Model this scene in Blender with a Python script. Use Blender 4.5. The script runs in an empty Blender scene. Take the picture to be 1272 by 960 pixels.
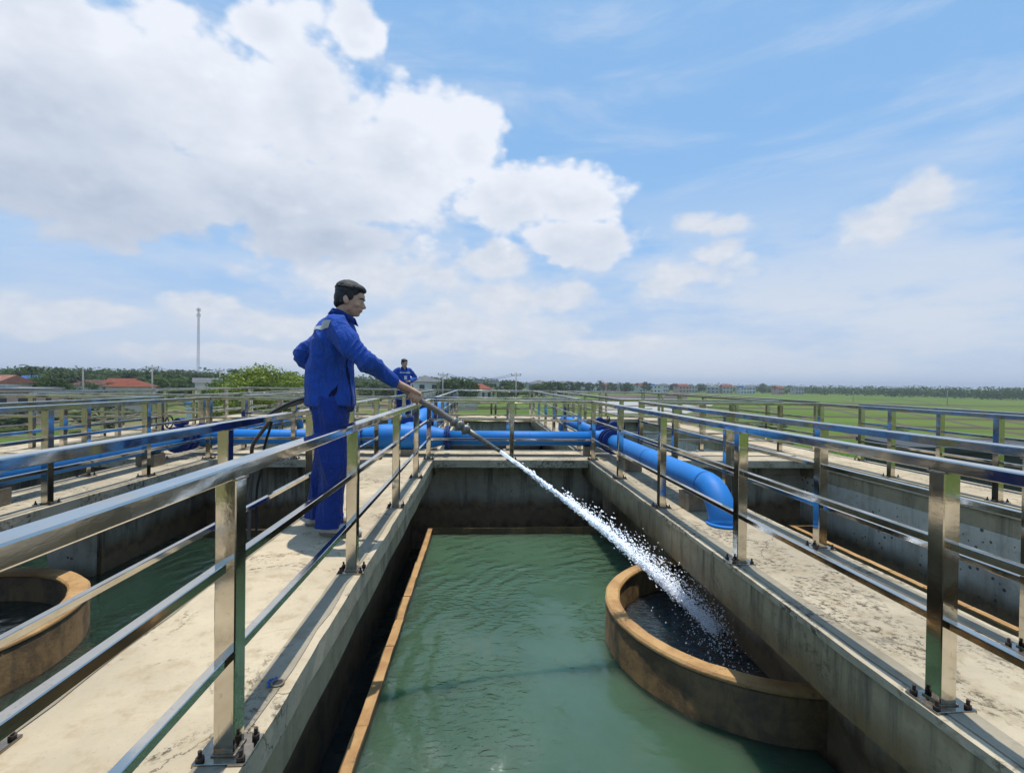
import bpy, bmesh, math, random
from mathutils import Vector, Matrix, noise
R = math.radians
sc = bpy.context.scene
COL = sc.collection
rnd = random.Random(7)

# ------------------------------------------------------------------ camera
cam_d = bpy.data.cameras.new('camera'); cam = bpy.data.objects.new('camera', cam_d); COL.objects.link(cam)
cam_d.sensor_width = 36; cam_d.lens = 600 / 1272 * 36
cam_d.clip_start = 0.03; cam_d.clip_end = 20000
YAW, PITCH, ROLL = math.atan(38 / 600), math.atan(5 / 600), R(0.75)
cam.matrix_world = (Matrix.Translation((-.045, 0, 1.0)) @ Matrix.Rotation(-YAW, 4, 'Z') @
                    Matrix.Rotation(math.pi / 2 - PITCH, 4, 'X') @ Matrix.Rotation(ROLL, 4, 'Z'))
sc.camera = cam
sc.view_settings.view_transform = 'Standard'; sc.view_settings.look = 'None'
sc.view_settings.exposure = 0.0; sc.view_settings.gamma = 1.0
sc.cycles.max_bounces = 8; sc.cycles.transparent_max_bounces = 12
sc.cycles.volume_bounces = 0; sc.cycles.caustics_reflective = False; sc.cycles.caustics_refractive = False
sc.cycles.sample_clamp_indirect = 6

# ------------------------------------------------------------------ node helper
class NT:
    def __init__(s, tree): s.t = tree; s.t.nodes.clear()
    def n(s, typ, ins=None, **kw):
        nd = s.t.nodes.new(typ)
        for k, v in kw.items(): setattr(nd, k, v)
        for k, v in (ins or {}).items(): s.put(nd.inputs[k], v)
        return nd
    def put(s, sock, v):
        if isinstance(v, bpy.types.NodeSocket): s.t.links.new(v, sock)
        elif isinstance(v, bpy.types.Node): s.t.links.new(v.outputs[0], sock)
        elif isinstance(v, (tuple, list)) and len(v) == 3 and sock.type == 'RGBA': sock.default_value = (*v, 1)
        else: sock.default_value = v
    def m(s, op, a, b=0.0, c=0.0, clamp=False):
        nd = s.n('ShaderNodeMath', {0: a, 1: b, 2: c}, operation=op); nd.use_clamp = clamp; return nd.outputs[0]
    def ss(s, x, lo, hi, a=0.0, b=1.0):
        nd = s.n('ShaderNodeMapRange', {0: x, 1: lo, 2: hi, 3: a, 4: b}, interpolation_type='SMOOTHSTEP'); return nd.outputs[0]
    def lin(s, x, lo, hi, a=0.0, b=1.0):
        return s.n('ShaderNodeMapRange', {0: x, 1: lo, 2: hi, 3: a, 4: b}).outputs[0]
    def mix(s, f, a, b, mode='MIX'):
        nd = s.n('ShaderNodeMix', data_type='RGBA', blend_type=mode)
        s.put(nd.inputs[0], f); s.put(nd.inputs[6], a); s.put(nd.inputs[7], b); return nd.outputs[2]
    def noise(s, vec, scale, detail=4, rough=0.55, dist=0.0, out=0):
        return s.n('ShaderNodeTexNoise', {'Vector': vec, 'Scale': scale, 'Detail': detail, 'Roughness': rough, 'Distortion': dist}).outputs[out]
    def vmap(s, vec, loc=(0, 0, 0), scale=(1, 1, 1)):
        return s.n('ShaderNodeMapping', {'Vector': vec, 'Location': loc, 'Scale': scale}).outputs[0]
    def pos(s): return s.n('ShaderNodeNewGeometry').outputs['Position']
    def sep(s, v): return s.n('ShaderNodeSeparateXYZ', {0: v}).outputs

# ------------------------------------------------------------------ sky (world) and sun
SUN = Vector((0.03, 0.17, 1.0)).normalized()
SUN_EL = math.asin(SUN.z); SUN_AZ = math.atan2(SUN.x, SUN.y)
w = bpy.data.worlds.new("World"); sc.world = w; w.use_nodes = True
T = NT(w.node_tree)
nish = T.n('ShaderNodeTexSky', sky_type='NISHITA', sun_disc=False, sun_elevation=SUN_EL, sun_rotation=SUN_AZ,
           air_density=1.0, dust_density=1.5, ozone_density=1.0)
D = T.n('ShaderNodeTexCoord').outputs['Generated']
dx, dy, dz = T.sep(D)
warp = T.noise(D, 5.0, 3, 0.5, out=1)
wx, wy, wz = T.sep(warp)
az0 = T.m('ARCTAN2', dx, dy); el0 = T.m('ARCSINE', dz)
az = T.m('MULTIPLY_ADD', T.m('SUBTRACT', wx, .5), .10, az0)
el = T.m('MULTIPLY_ADD', T.m('SUBTRACT', wy, .5), .08, el0)
CR3 = cam.matrix_world.to_3x3()
def pa(x, y):
    v = (CR3 @ Vector(((x - 636) / 600, (480 - y) / 600, -1))).normalized(); return math.atan2(v.x, v.y), math.asin(v.z)
# (px, py, rx, ry) puffs of the cumulus bank, as directions of azimuth and elevation
BL = [(60,130,240,150),(255,110,150,105),(390,130,130,120),(445,35,48,60),(500,190,120,105),(590,175,66,72),(640,255,70,55),
      (705,245,88,48),(715,300,100,32),(330,245,310,62),(100,235,260,72),(60,40,130,70),(420,300,170,34),(-150,150,260,150),
      (340,40,60,60)]
BS = [(1110,280,95,42),(1155,250,60,38),(880,283,54,20),(850,345,78,30),(470,345,150,32),(640,365,60,24),(120,385,130,22),(40,400,80,20),(250,380,60,24),(540,430,150,16),(300,440,170,14),(760,430,120,14),(620,330,70,26),
      (330,400,150,24),(560,410,170,26),(700,360,50,20),(880,325,40,22),(-700,300,300,60)]
def field(lst):
    out = None
    for (x, y, rx, ry) in lst:
        a, e = pa(x, y)
        ra = rx / 600 * math.cos(a) ** 2; re = ry / 600 * math.cos(e) ** 2 * math.cos(a)
        u = T.m('MULTIPLY', T.m('SUBTRACT', az, a), 1 / ra); v = T.m('MULTIPLY', T.m('SUBTRACT', el, e), 1 / re)
        d = T.m('SUBTRACT', 1.0, T.m('SQRT', T.m('ADD', T.m('MULTIPLY', u, u), T.m('MULTIPLY', v, v))))
        out = d if out is None else T.m('SMOOTH_MAX', out, d, .12)
    return out
stretch = T.vmap(D, scale=(1, 1, 1.7))
nz = T.noise(stretch, 7.0, 9, 0.60)
nzf = T.noise(stretch, 26.0, 6, 0.62)
vor = T.n('ShaderNodeTexVoronoi', {'Vector': T.vmap(D, scale=(1, 1, 1.4)), 'Scale': 17.0, 'Detail': 2.0, 'Roughness': .55}, feature='SMOOTH_F1').outputs[0]
lump = T.m('ADD', T.m('MULTIPLY', T.m('SUBTRACT', nz, .42), 1.15), T.m('MULTIPLY', T.m('SUBTRACT', .40, vor), .55))
FB = T.m('ADD', field(BL), lump)
FS = T.m('ADD', field(BS), T.m('MULTIPLY', lump, 1.25))
# the rest of the sky dome, beyond the frame: scattered cumulus that follows the same noise
back = T.m('MULTIPLY', T.ss(T.m('ABSOLUTE', az0), 1.0, 1.5), T.ss(el0, .95, .5))
FO = T.m('ADD', T.m('SUBTRACT', T.m('MULTIPLY', T.noise(D, 2.3, 3, .5), 2.6), 1.45), T.m('ADD', T.m('MULTIPLY', lump, .8), T.m('SUBTRACT', T.m('MULTIPLY', back, 1.0), 1.0)))
dens_b = T.ss(FB, -.10, .26); dens_s = T.m('MULTIPLY', T.ss(FS, -.22, .40), .92); dens_o = T.ss(FO, .0, .4)
# cloud tone: bright sunlit crowns, blue-grey flat bases
base_el = T.lin(el, .21, .46)
tone = T.m('ADD', T.m('MULTIPLY', base_el, .70), T.m('MULTIPLY', T.m('SUBTRACT', T.noise(T.vmap(stretch, loc=(0, 0, -.05)), 6.0, 7, .6), .42), 1.15))
edge = T.ss(FB, .75, .12)
tone = T.m('ADD', tone, T.ss(az, -.35, .0, 0, .30))
tone = T.m('ADD', T.m('ADD', tone, T.m('MULTIPLY', lump, .55)), T.m('MULTIPLY', edge, .25), clamp=True)
c_dark = (.45, .535, .675); c_lit = (.86, .90, .98)
cb = T.mix(tone, c_dark, c_lit)
tone_s = T.m('ADD', .55, T.m('MULTIPLY', T.m('SUBTRACT', nzf, .4), 1.4), clamp=True)
cs = T.mix(tone_s, (.56, .63, .75), (.80, .83, .89))
# clear sky: nishita, whitened towards the horizon by humid air
clear = T.n('ShaderNodeVectorMath', {0: nish.outputs[0], 3: .085}, operation='SCALE').outputs[0]
hz = T.ss(el0, .60, -.05)
clear = T.mix(T.m('ADD', .78, T.m('MULTIPLY', hz, .20)), clear, (.275, .55, .95))
low = T.ss(el0, .30, .0)
clear = T.mix(T.m('MULTIPLY', low, .88), clear, (.60, .685, .81))
# thin cirrus veils
cir = T.noise(T.n('ShaderNodeMapping', {'Vector': D, 'Rotation': (0, R(38), R(18)), 'Scale': (1.1, 1.0, 5.0)}).outputs[0], 2.4, 7, .62, .5)
cirm = T.m('MULTIPLY', T.ss(cir, .44, .78), T.m('MULTIPLY', T.ss(el0, .0, .12), .50))
veil = T.m('MULTIPLY', T.ss(T.noise(T.vmap(D, scale=(1, 1, 3.2)), 3.2, 7, .62), .36, .60), T.ss(el0, .46, .10))
clear = T.mix(cirm, clear, (.70, .77, .88))
veil = T.m('MULTIPLY', veil, T.ss(az0, -.85, .10, .35, 1.0))
clear = T.mix(T.m('MULTIPLY', veil, .8), clear, (.72, .77, .85))
col = T.mix(dens_o, clear, cs)
col = T.mix(dens_s, col, cs)
col = T.mix(dens_b, col, cb)
# below the horizon: dull ground tone
col = T.mix(T.ss(dz, .0, -.02), col, (.20, .24, .18))
bgn = T.n('ShaderNodeBackground', {'Color': col, 'Strength': 1.0})
T.n('ShaderNodeOutputWorld', {'Surface': bgn})
w.cycles.sampling_method = 'MANUAL'; w.cycles.sample_map_resolution = 512

sl = bpy.data.lights.new('sun', 'SUN'); sun = bpy.data.objects.new('sun', sl); COL.objects.link(sun)
sl.energy = 4.0; sl.angle = R(.53); sl.color = (1.0, .955, .87)
sun.rotation_euler = SUN.to_track_quat('Z', 'Y').to_euler(); sun.location = SUN * 60

# ------------------------------------------------------------------ materials
MATS = {}
def new_mat(name):
    m = bpy.data.materials.new(name); m.use_nodes = True; t = NT(m.node_tree); MATS[name] = m; return m, t
def out(t, bsdf): t.n('ShaderNodeOutputMaterial', {'Surface': bsdf})
def bump(t, h, strength=.3, dist=.01, normal=None):
    ins = {'Height': h, 'Strength': strength, 'Distance': dist}
    if normal is not None: ins['Normal'] = normal
    return t.n('ShaderNodeBump', ins).outputs[0]

def simple(name, c, rough=.6, metal=0.0, var=.15, scale=8, bstr=0.0, spec=.5, coat=0.0):
    m, t = new_mat(name); P = t.pos()
    nn = t.noise(P, scale, 5)
    f = t.lin(nn, .3, .7, 1 - var, 1 + var)
    cc = t.mix(1.0, c, t.n('ShaderNodeCombineColor', {0: f, 1: f, 2: f}), 'MULTIPLY')
    ins = {'Base Color': cc, 'Roughness': t.lin(nn, .3, .7, max(.02, rough - .08), min(1, rough + .08)), 'Metallic': metal,
           'Specular IOR Level': spec, 'Coat Weight': coat}
    if bstr: ins['Normal'] = bump(t, t.noise(P, scale * 5, 4), bstr, .004)
    out(t, t.n('ShaderNodeBsdfPrincipled', ins)); return m

# worn concrete: pale top with lichen, streaked faces with brown slime near the water
def concrete(name, base, spots=1.0, streak=0.0, wet=None, amp=.38, pits=0.0, cracks=False):
    m, t = new_mat(name); P = t.pos(); x, y, z = t.sep(P)
    n1 = t.noise(P, 1.3, 6, .6); n2 = t.noise(P, 9, 8, .65); n3 = t.noise(P, 70, 4, .6)
    c = t.mix(t.ss(n1, .35, .68), [v * .80 for v in base], [min(1, v * 1.10) for v in base])
    c = t.mix(t.ss(n2, .48, .66, 0, .55), c, [base[0] * .66, base[1] * .60, base[2] * .50])
    c = t.mix(t.ss(t.noise(P, 2.7, 5, .6, .5), .55, .70, 0, .5), c, [min(1, base[0] * 1.12), base[1] * 1.12, base[2] * 1.14])
    c = t.mix(t.ss(n3, .58, .72, 0, .35), c, [v * .5 for v in base])
    # lichen specks gathered in colonies
    col_ = t.ss(t.noise(P, 2.3, 6, .72, .8), .60 - .05 * spots, .70 - .045 * spots)
    sp = t.ss(t.noise(P, 30, 7, .78), .48, .58)
    c = t.mix(t.m('MULTIPLY', t.m('MULTIPLY', col_, sp), min(.92, .62 * spots)), c, (.075, .06, .04))
    stn = t.ss(t.noise(P, 3.1, 7, .7, .8), .60, .70)
    c = t.mix(t.m('MULTIPLY', stn, min(.7, .34 * spots)), c, (.13, .12, .10))
    if streak:
        s1 = t.noise(t.vmap(P, scale=(1, 1, .10)), 7, 6, .7)
        c = t.mix(t.ss(s1, .47, .68, 0, streak), c, (.07, .06, .045))
        s2 = t.noise(t.vmap(P, scale=(1, 1, .16)), 3.5, 5, .7)
        c = t.mix(t.ss(s2, .52, .7, 0, streak * .7), c, (.20, .18, .14))
        v = t.n('ShaderNodeTexVoronoi', {'Vector': P, 'Scale': 13.0, 'Randomness': 1.0}).outputs[0]
        msk = t.m('MULTIPLY', t.m('LESS_THAN', t.m('ADD', v, t.m('MULTIPLY', n2, .35)), .37), t.ss(t.noise(P, 1.1, 3), .42, .54))
        c = t.mix(t.m('MULTIPLY', msk, pits), c, (.05, .045, .035))
    if cracks:
        wp = t.n('ShaderNodeVectorMath', {0: P, 1: t.n('ShaderNodeVectorMath', {0: t.noise(P, 5, 5, .7, out=1), 3: .22}, operation='SCALE').outputs[0]}, operation='ADD').outputs[0]
        ve = t.n('ShaderNodeTexVoronoi', {'Vector': wp, 'Scale': .95, 'Randomness': 1.0}, feature='DISTANCE_TO_EDGE').outputs[0]
        ck = t.m('MULTIPLY', t.m('LESS_THAN', ve, .0035), t.ss(t.noise(P, .8, 3), .46, .56))
        c = t.mix(t.m('MULTIPLY', ck, .8), c, (.06, .05, .035))
        wetp = t.ss(t.noise(P, .75, 5, .62, .9), .60, .66)
        c = t.mix(t.m('MULTIPLY', wetp, .32), c, [v * .45 for v in base])
    rough = .88
    if wet is not None:
        zz = t.m('ADD', z, t.m('MULTIPLY', t.m('SUBTRACT', t.noise(t.vmap(P, scale=(1, 1, .4)), 4, 6, .7), .5), amp))
        wm = t.ss(zz, wet + .14, wet - .08)
        c = t.mix(t.m('MULTIPLY', wm, .93), c, t.mix(t.ss(n2, .4, .6), (.085, .050, .024), (.19, .115, .05)))
        tide = t.m('MULTIPLY', t.ss(zz, wet - .33, wet - .22), t.ss(zz, wet - .06, wet - .14))
        c = t.mix(t.m('MULTIPLY', tide, .55), c, (.22, .15, .085))
        rough = t.lin(wm, 0, 1, .88, .45)
    h = t.m('ADD', t.m('MULTIPLY', n2, .6), t.m('MULTIPLY', n3, .35))
    out(t, t.n('ShaderNodeBsdfPrincipled', {'Base Color': c, 'Roughness': rough, 'Specular IOR Level': .3, 'Normal': bump(t, h, .55, .008)}))
    return m

concrete('concrete_top', (.55, .455, .315), 1.6, cracks=True)
concrete('concrete_top_old', (.49, .415, .295), 3.1, cracks=True)
concrete('concrete_beam', (.42, .335, .21), .7, .5, wet=None)
concrete('concrete_beam_mossy', (.42, .335, .205), 1.0, .75, wet=-.21, amp=.26)
concrete('concrete_wall_pale', (.62, .57, .46), .4, .3, wet=-.84, amp=.12, pits=.85)
concrete('concrete_wall_dark', (.42, .37, .28), .8, .85, wet=-.62, amp=.34)
concrete('concrete_block', (.26, .22, .16), .8, .5)
concrete('strip_concrete', (.33, .285, .21), 1.8)  # darker than the slab tops, for the strips along the post lines
# sediment-stained ring and weir tops
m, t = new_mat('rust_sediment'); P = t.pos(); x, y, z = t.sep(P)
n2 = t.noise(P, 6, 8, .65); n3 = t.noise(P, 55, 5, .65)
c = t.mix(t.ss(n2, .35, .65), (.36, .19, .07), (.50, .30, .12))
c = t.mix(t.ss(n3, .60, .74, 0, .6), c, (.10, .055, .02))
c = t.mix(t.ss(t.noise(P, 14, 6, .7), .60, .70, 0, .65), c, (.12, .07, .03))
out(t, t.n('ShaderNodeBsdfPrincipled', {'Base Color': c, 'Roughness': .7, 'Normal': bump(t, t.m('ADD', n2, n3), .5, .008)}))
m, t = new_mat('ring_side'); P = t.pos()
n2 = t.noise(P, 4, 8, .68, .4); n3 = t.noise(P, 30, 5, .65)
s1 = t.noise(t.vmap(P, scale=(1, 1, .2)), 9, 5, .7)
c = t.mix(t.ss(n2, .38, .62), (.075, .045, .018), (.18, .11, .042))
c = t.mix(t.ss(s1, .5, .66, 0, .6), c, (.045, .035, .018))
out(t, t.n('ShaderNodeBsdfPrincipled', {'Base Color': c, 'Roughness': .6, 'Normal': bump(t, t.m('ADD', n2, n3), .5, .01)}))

# polished stainless steel with smears
m, t = new_mat('stainless'); P = t.pos()
sm = t.noise(P, 5, 6, .65); fine = t.noise(P, 60, 4, .6)
c = t.mix(t.ss(sm, .4, .7), (.655, .620, .555), (.56, .525, .46))
c = t.mix(t.ss(t.noise(P, 24, 6, .7), .60, .72, 0, .5), c, (.24, .21, .17))
c = t.mix(t.ss(t.noise(P, 2.2, 5, .7, .5), .56, .68, 0, .35), c, (.33, .29, .23))
pz_ = t.sep(P)[2]
c = t.mix(t.m('MULTIPLY', t.ss(t.m('ADD', pz_, t.m('MULTIPLY', t.noise(P, 40, 5, .7), .07)), .085, .03), .75), c, (.20, .14, .075))
c = t.mix(t.ss(t.noise(t.vmap(P, scale=(1, 1, .12)), 55, 5, .7), .60, .72, 0, .45), c, (.34, .29, .22))
rr = t.m('ADD', t.lin(sm, .3, .7, .04, .16), t.ss(fine, .58, .75, 0, .08))
wv = t.m('ADD', t.noise(P, 2.4, 2, .5), t.m('MULTIPLY', t.noise(t.vmap(P, scale=(1, .3, 1)), 60, 3), .012))
out(t, t.n('ShaderNodeBsdfPrincipled', {'Base Color': c, 'Metallic': 1.0, 'Roughness': rr, 'Normal': bump(t, wv, .30, .03)}))
simple('weld', (.30, .27, .22), .45, .9, .4, 90, .4)
simple('rusty_bolt', (.06, .045, .035), .65, .5, .5, 60, .3)
# pipe paint
def paint(name, c, dirt=.5):
    m, t = new_mat(name); P = t.pos()
    n1 = t.noise(P, 4, 6, .6); n2 = t.noise(P, 40, 5, .65)
    cc = t.mix(t.ss(n1, .35, .7), c, [v * .82 + .012 for v in c])
    cc = t.mix(t.ss(n2, .62, .74, 0, dirt), cc, (.13, .13, .12))
    cc = t.mix(t.ss(t.noise(t.vmap(P, scale=(1, 1, .25)), 11, 6, .7), .58, .72, 0, dirt * .5), cc, (.20, .24, .27))
    out(t, t.n('ShaderNodeBsdfPrincipled', {'Base Color': cc, 'Roughness': t.lin(n1, .3, .7, .48, .64), 'Specular IOR Level': .35,
        'Normal': bump(t, t.m('ADD', n1, t.m('MULTIPLY', n2, .15)), .12, .01)}))
paint('blue_paint', (.010, .205, .62), .5)
paint('dark_blue_paint', (.006, .035, .20), .3)
simple('black_iron', (.02, .02, .022), .45, .2, .3, 20, .2)

# cloth
def cloth(name, c):
    m, t = new_mat(name); P = t.pos()
    n1 = t.noise(P, 5, 5, .6); n2 = t.noise(P, 900, 2)
    cr = t.noise(t.vmap(P, scale=(1.0, 1.0, .55)), 13, 5, .6, 1.2)
    cc = t.mix(t.ss(n1, .35, .7), c, [v * .82 for v in c])
    nm = bump(t, cr, .8, .05)
    nm = bump(t, n2, .15, .001, nm)
    out(t, t.n('ShaderNodeBsdfPrincipled', {'Base Color': cc, 'Roughness': .88, 'Specular IOR Level': .15, 'Sheen Weight': .12, 'Sheen Roughness': .4, 'Normal': nm}))
cloth('jacket_blue', (.026, .088, .42)); cloth('trouser_blue', (.018, .050, .27)); cloth('navy_lining', (.008, .012, .05))
simple('reflective_tape', (.42, .43, .42), .4, .2, .1, 20)
simple('pale_print', (.55, .62, .78), .6, 0, .1, 20)
simple('shoe_white', (.55, .52, .46), .7, 0, .2, 40, .3)
simple('shoe_sole', (.20, .18, .15), .8, 0, .2, 40)
m, t = new_mat('skin'); P = t.pos(); n1 = t.noise(P, 18, 4)
c = t.mix(t.ss(n1, .35, .65), (.46, .27, .18), (.54, .33, .23))
out(t, t.n('ShaderNodeBsdfPrincipled', {'Base Color': c, 'Roughness': .5, 'Subsurface Weight': .08, 'Subsurface Radius': (.01, .004, .002), 'Normal': bump(t, t.noise(P, 160, 3), .1, .001)}))
m, t = new_mat('hair'); P = t.pos()
st = t.noise(t.vmap(P, scale=(1, 1, .25)), 170, 4, .6)
out(t, t.n('ShaderNodeBsdfPrincipled', {'Base Color': t.mix(t.ss(st, .4, .65), (.004, .004, .005), (.020, .020, .022)), 'Roughness': .5, 'Specular IOR Level': .4, 'Normal': bump(t, st, .9, .006)}))
simple('eye_white', (.6, .58, .55), .2); simple('eye_dark', (.01, .008, .006), .15); simple('lips', (.24, .09, .07), .5)
simple('hose_rubber', (.20, .17, .15), .55, 0, .25, 25, .2); simple('hose_dark', (.035, .035, .038), .45, 0, .2, 25, .2)
simple('nozzle_brass', (.20, .19, .17), .45, .5, .3, 50, .3)

# water of the basins: murky green, half see-through near the surface, rippled
def water_mat(name, c, trans, rip, scale, c2=None):
    m, t = new_mat(name); P = t.pos(); x, y, z = t.sep(P)
    n1 = t.noise(P, .9, 5, .6)
    base = t.mix(t.ss(n1, .3, .7), c, c2 or [v * .8 for v in c])
    # ripples run out from where the jet lands, broken up by a light breeze
    ddx = t.m('SUBTRACT', x, 1.75); ddy = t.m('SUBTRACT', y, 3.3)
    rr_ = t.m('SQRT', t.m('ADD', t.m('MULTIPLY', ddx, ddx), t.m('MULTIPLY', ddy, ddy)))
    wvv = t.m('SINE', t.m('ADD', t.m('MULTIPLY', rr_, 34), t.m('MULTIPLY', t.noise(P, 2.2, 3), 16)))
    patch = t.ss(t.noise(P, .85, 4, .6, .3), .40, .58)
    h = t.m('ADD', t.m('MULTIPLY', wvv, .30), t.m('MULTIPLY', t.noise(t.vmap(P, scale=(1, 1.8, 1)), scale, 5, .55, .6), 1.0))
    h = t.m('ADD', t.m('MULTIPLY', h, t.m('MULTIPLY_ADD', patch, .9, .15)), t.m('MULTIPLY', t.noise(P, 2.2, 2), .8))
    nm = bump(t, h, rip, .03)
    df = t.n('ShaderNodeBsdfPrincipled', {'Base Color': base, 'Subsurface Weight': 1.0, 'Subsurface Radius': (.5, 1.0, .8), 'Subsurface Scale': 1.0, 'Specular IOR Level': 0.0, 'Roughness': 1.0})
    tr = t.n('ShaderNodeBsdfTransparent', {'Color': (.45, .62, .50)})
    mx = t.n('ShaderNodeMixShader', {0: trans, 1: df, 2: tr})
    gl = t.n('ShaderNodeBsdfGlossy', {'Color': (1, 1, 1), 'Roughness': .03, 'Normal': nm})
    fr = t.n('ShaderNodeFresnel', {'IOR': 1.40, 'Normal': nm})
    out(t, t.n('ShaderNodeMixShader', {0: t.m('MULTIPLY', fr, 1.7, clamp=True), 1: mx, 2: gl})); return m
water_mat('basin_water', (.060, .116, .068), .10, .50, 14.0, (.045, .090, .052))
water_mat('left_basin_water', (.016, .036, .024), .10, .45, 11.0)  # darker green water for the left basins
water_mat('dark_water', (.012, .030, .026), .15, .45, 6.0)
water_mat('shaft_water', (.018, .032, .038), .1, .8, 14.0, (.035, .055, .065))
m, t = new_mat('jet_water'); P = t.pos()
gl = t.n('ShaderNodeMixShader', {0: .30, 1: t.n('ShaderNodeAddShader', {0: t.n('ShaderNodeBsdfDiffuse', {'Color': (.84, .85, .87)}), 1: t.n('ShaderNodeBsdfTranslucent', {'Color': (.50, .51, .53)})}), 2: t.n('ShaderNodeBsdfTransparent')})
out(t, gl)

# fields
m, t = new_mat('field'); P = t.pos(); x, y, z = t.sep(P)
rotv = t.n('ShaderNodeMapping', {'Vector': P, 'Rotation': (0, 0, R(14)), 'Scale': (1, 1, 0)}).outputs[0]
br = t.n('ShaderNodeTexBrick', {'Vector': t.n('ShaderNodeVectorMath', {0: rotv, 1: t.n('ShaderNodeVectorMath', {0: t.noise(P, .02, 3, out=1), 3: 14.0}, operation='SCALE').outputs[0]}, operation='ADD').outputs[0],
    'Color1': (0, 0, 0, 1), 'Color2': (1, 1, 1, 1), 'Mortar': (.5, .5, .5, 1), 'Scale': 1.0, 'Mortar Size': .55, 'Mortar Smooth': .4, 'Bias': 0.0, 'Brick Width': 46.0, 'Row Height': 15.0})
n1 = t.noise(P, .035, 6, .6); n2 = t.noise(P, .6, 6, .65); n3 = t.noise(P, 6, 4, .7)
g = t.mix(br.outputs[0], (.070, .130, .016), (.120, .180, .028))
g = t.mix(t.ss(n1, .42, .62, 0, .6), g, (.13, .155, .035))
g = t.mix(t.ss(n2, .5, .72, 0, .55), g, (.055, .085, .018))
g = t.mix(t.m('MULTIPLY', br.outputs[1], .6), g, (.10, .09, .04))
g = t.mix(t.ss(n3, .55, .75, 0, .45), g, (.04, .06, .015))
# bare trodden soil by the left-hand fence
soil = t.m('MULTIPLY', t.ss(t.noise(P, .07, 5, .6), .42, .55), t.ss(x, -12, -18))
g = t.mix(t.m('MULTIPLY', soil, .8), g, (.22, .17, .10))
out(t, t.n('ShaderNodeBsdfPrincipled', {'Base Color': g, 'Roughness': .95, 'Specular IOR Level': .1, 'Normal': bump(t, t.m('ADD', n2, n3), .7, .12)}))
def leafmat(name, a, b):
    m, t = new_mat(name)
    oi = t.n('ShaderNodeObjectInfo').outputs['Random']; P = t.pos()
    f = t.m('ADD', t.m('MULTIPLY', t.noise(P, .9, 4, .7), .8), t.m('MULTIPLY', oi, .3))
    c = t.mix(t.ss(f, .35, .85), a, b)
    df = t.n('ShaderNodeBsdfPrincipled', {'Base Color': c, 'Roughness': .6, 'Specular IOR Level': .25})
    tl = t.n('ShaderNodeBsdfTranslucent', {'Color': t.mix(.5, c, (.20, .30, .02))})
    out(t, t.n('ShaderNodeMixShader', {0: .25, 1: df, 2: tl}))
leafmat('leaf_dark', (.022, .048, .014), (.055, .095, .022)); leafmat('leaf_bright', (.055, .12, .014), (.30, .34, .04))
leafmat('leaf_mid', (.035, .075, .018), (.085, .135, .03)); leafmat('grass_blade', (.06, .13, .02), (.14, .22, .035))
simple('bark', (.10, .075, .05), .9, 0, .3, 6, .3)
simple('wall_cream', (.50, .47, .41), .85, 0, .12, 1); simple('wall_white', (.62, .62, .60), .85, 0, .10, 1)
simple('wall_grey', (.36, .37, .37), .85, 0, .12, 1); simple('wall_pink', (.50, .33, .26), .85, 0, .12, 1)
simple('roof_red', (.40, .115, .065), .85, 0, .25, 1.5); simple('roof_brown', (.22, .12, .085), .9, 0, .3, 1.5)
simple('roof_grey', (.26, .27, .28), .8, 0, .2, 1); simple('roof_blue', (.05, .20, .48), .6, 0, .15, 1); simple('roof_salmon', (.52, .26, .19), .85, 0, .15, 1)
simple('window_dark', (.03, .04, .05), .15); simple('pole_concrete', (.30, .29, .27), .85, 0, .15, 2); simple('mast_paint', (.30, .30, .32), .6, 0, .1, 1)
simple('yard_concrete', (.36, .35, .32), .9, 0, .2, .6); simple('dark_sheet', (.035, .04, .04), .7, 0, .3, 2); simple('ochre_wall', (.42, .34, .17), .85, 0, .2, 1)
simple('blue_rag', (.03, .13, .50), .7, 0, .2, 30)
simple('cable', (.03, .03, .03), .6)
def M(n): return MATS[n]

# ------------------------------------------------------------------ object helpers
def obj(name, data, parent=None, mat=None):
    if isinstance(data, bmesh.types.BMesh):
        me = bpy.data.meshes.new(name); data.normal_update(); data.to_mesh(me); data.free()
    else: me = data
    if mat is not None and not me.materials:
        for mm in (mat if isinstance(mat, (list, tuple)) else [mat]): me.materials.append(M(mm))
    o = bpy.data.objects.new(name, me); COL.objects.link(o)
    if parent is not None: o.parent = parent
    return o
def tag(o, label=None, cat=None, group=None, kind=None):
    if label: o['label'] = label
    if cat: o['category'] = cat
    if group: o['group'] = group
    if kind: o['kind'] = kind
    return o
def thing(name, label, cat, loc=(0, 0, 0), rz=0.0, group=None):
    o = bpy.data.objects.new(name, None); COL.objects.link(o); o.location = loc; o.rotation_euler = (0, 0, rz)
    o.empty_display_size = .2
    return tag(o, label, cat, group)
def box(bm, x0, x1, y0, y1, z0, z1, bev=0.0, mi=0):
    vs = [bm.verts.new(p) for p in ((x0,y0,z0),(x1,y0,z0),(x1,y1,z0),(x0,y1,z0),(x0,y0,z1),(x1,y0,z1),(x1,y1,z1),(x0,y1,z1))]
    fs = [bm.faces.new([vs[i] for i in q]) for q in ((0,3,2,1),(4,5,6,7),(0,1,5,4),(1,2,6,5),(2,3,7,6),(3,0,4,7))]
    for f in fs: f.material_index = mi
    if bev:
        es = list({e for f in fs for e in f.edges})
        bmesh.ops.bevel(bm, geom=es, offset=bev, segments=1, affect='EDGES')
    return fs
def boxm(*a, bev=0.0):
    bm = bmesh.new(); box(bm, *a, bev=bev); return bm
def frame(d):
    d = d.normalized(); up = Vector((0, 0, 1)) if abs(d.z) < .95 else Vector((0, 1, 0))
    s = d.cross(up).normalized(); return s, s.cross(d).normalized()
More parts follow.
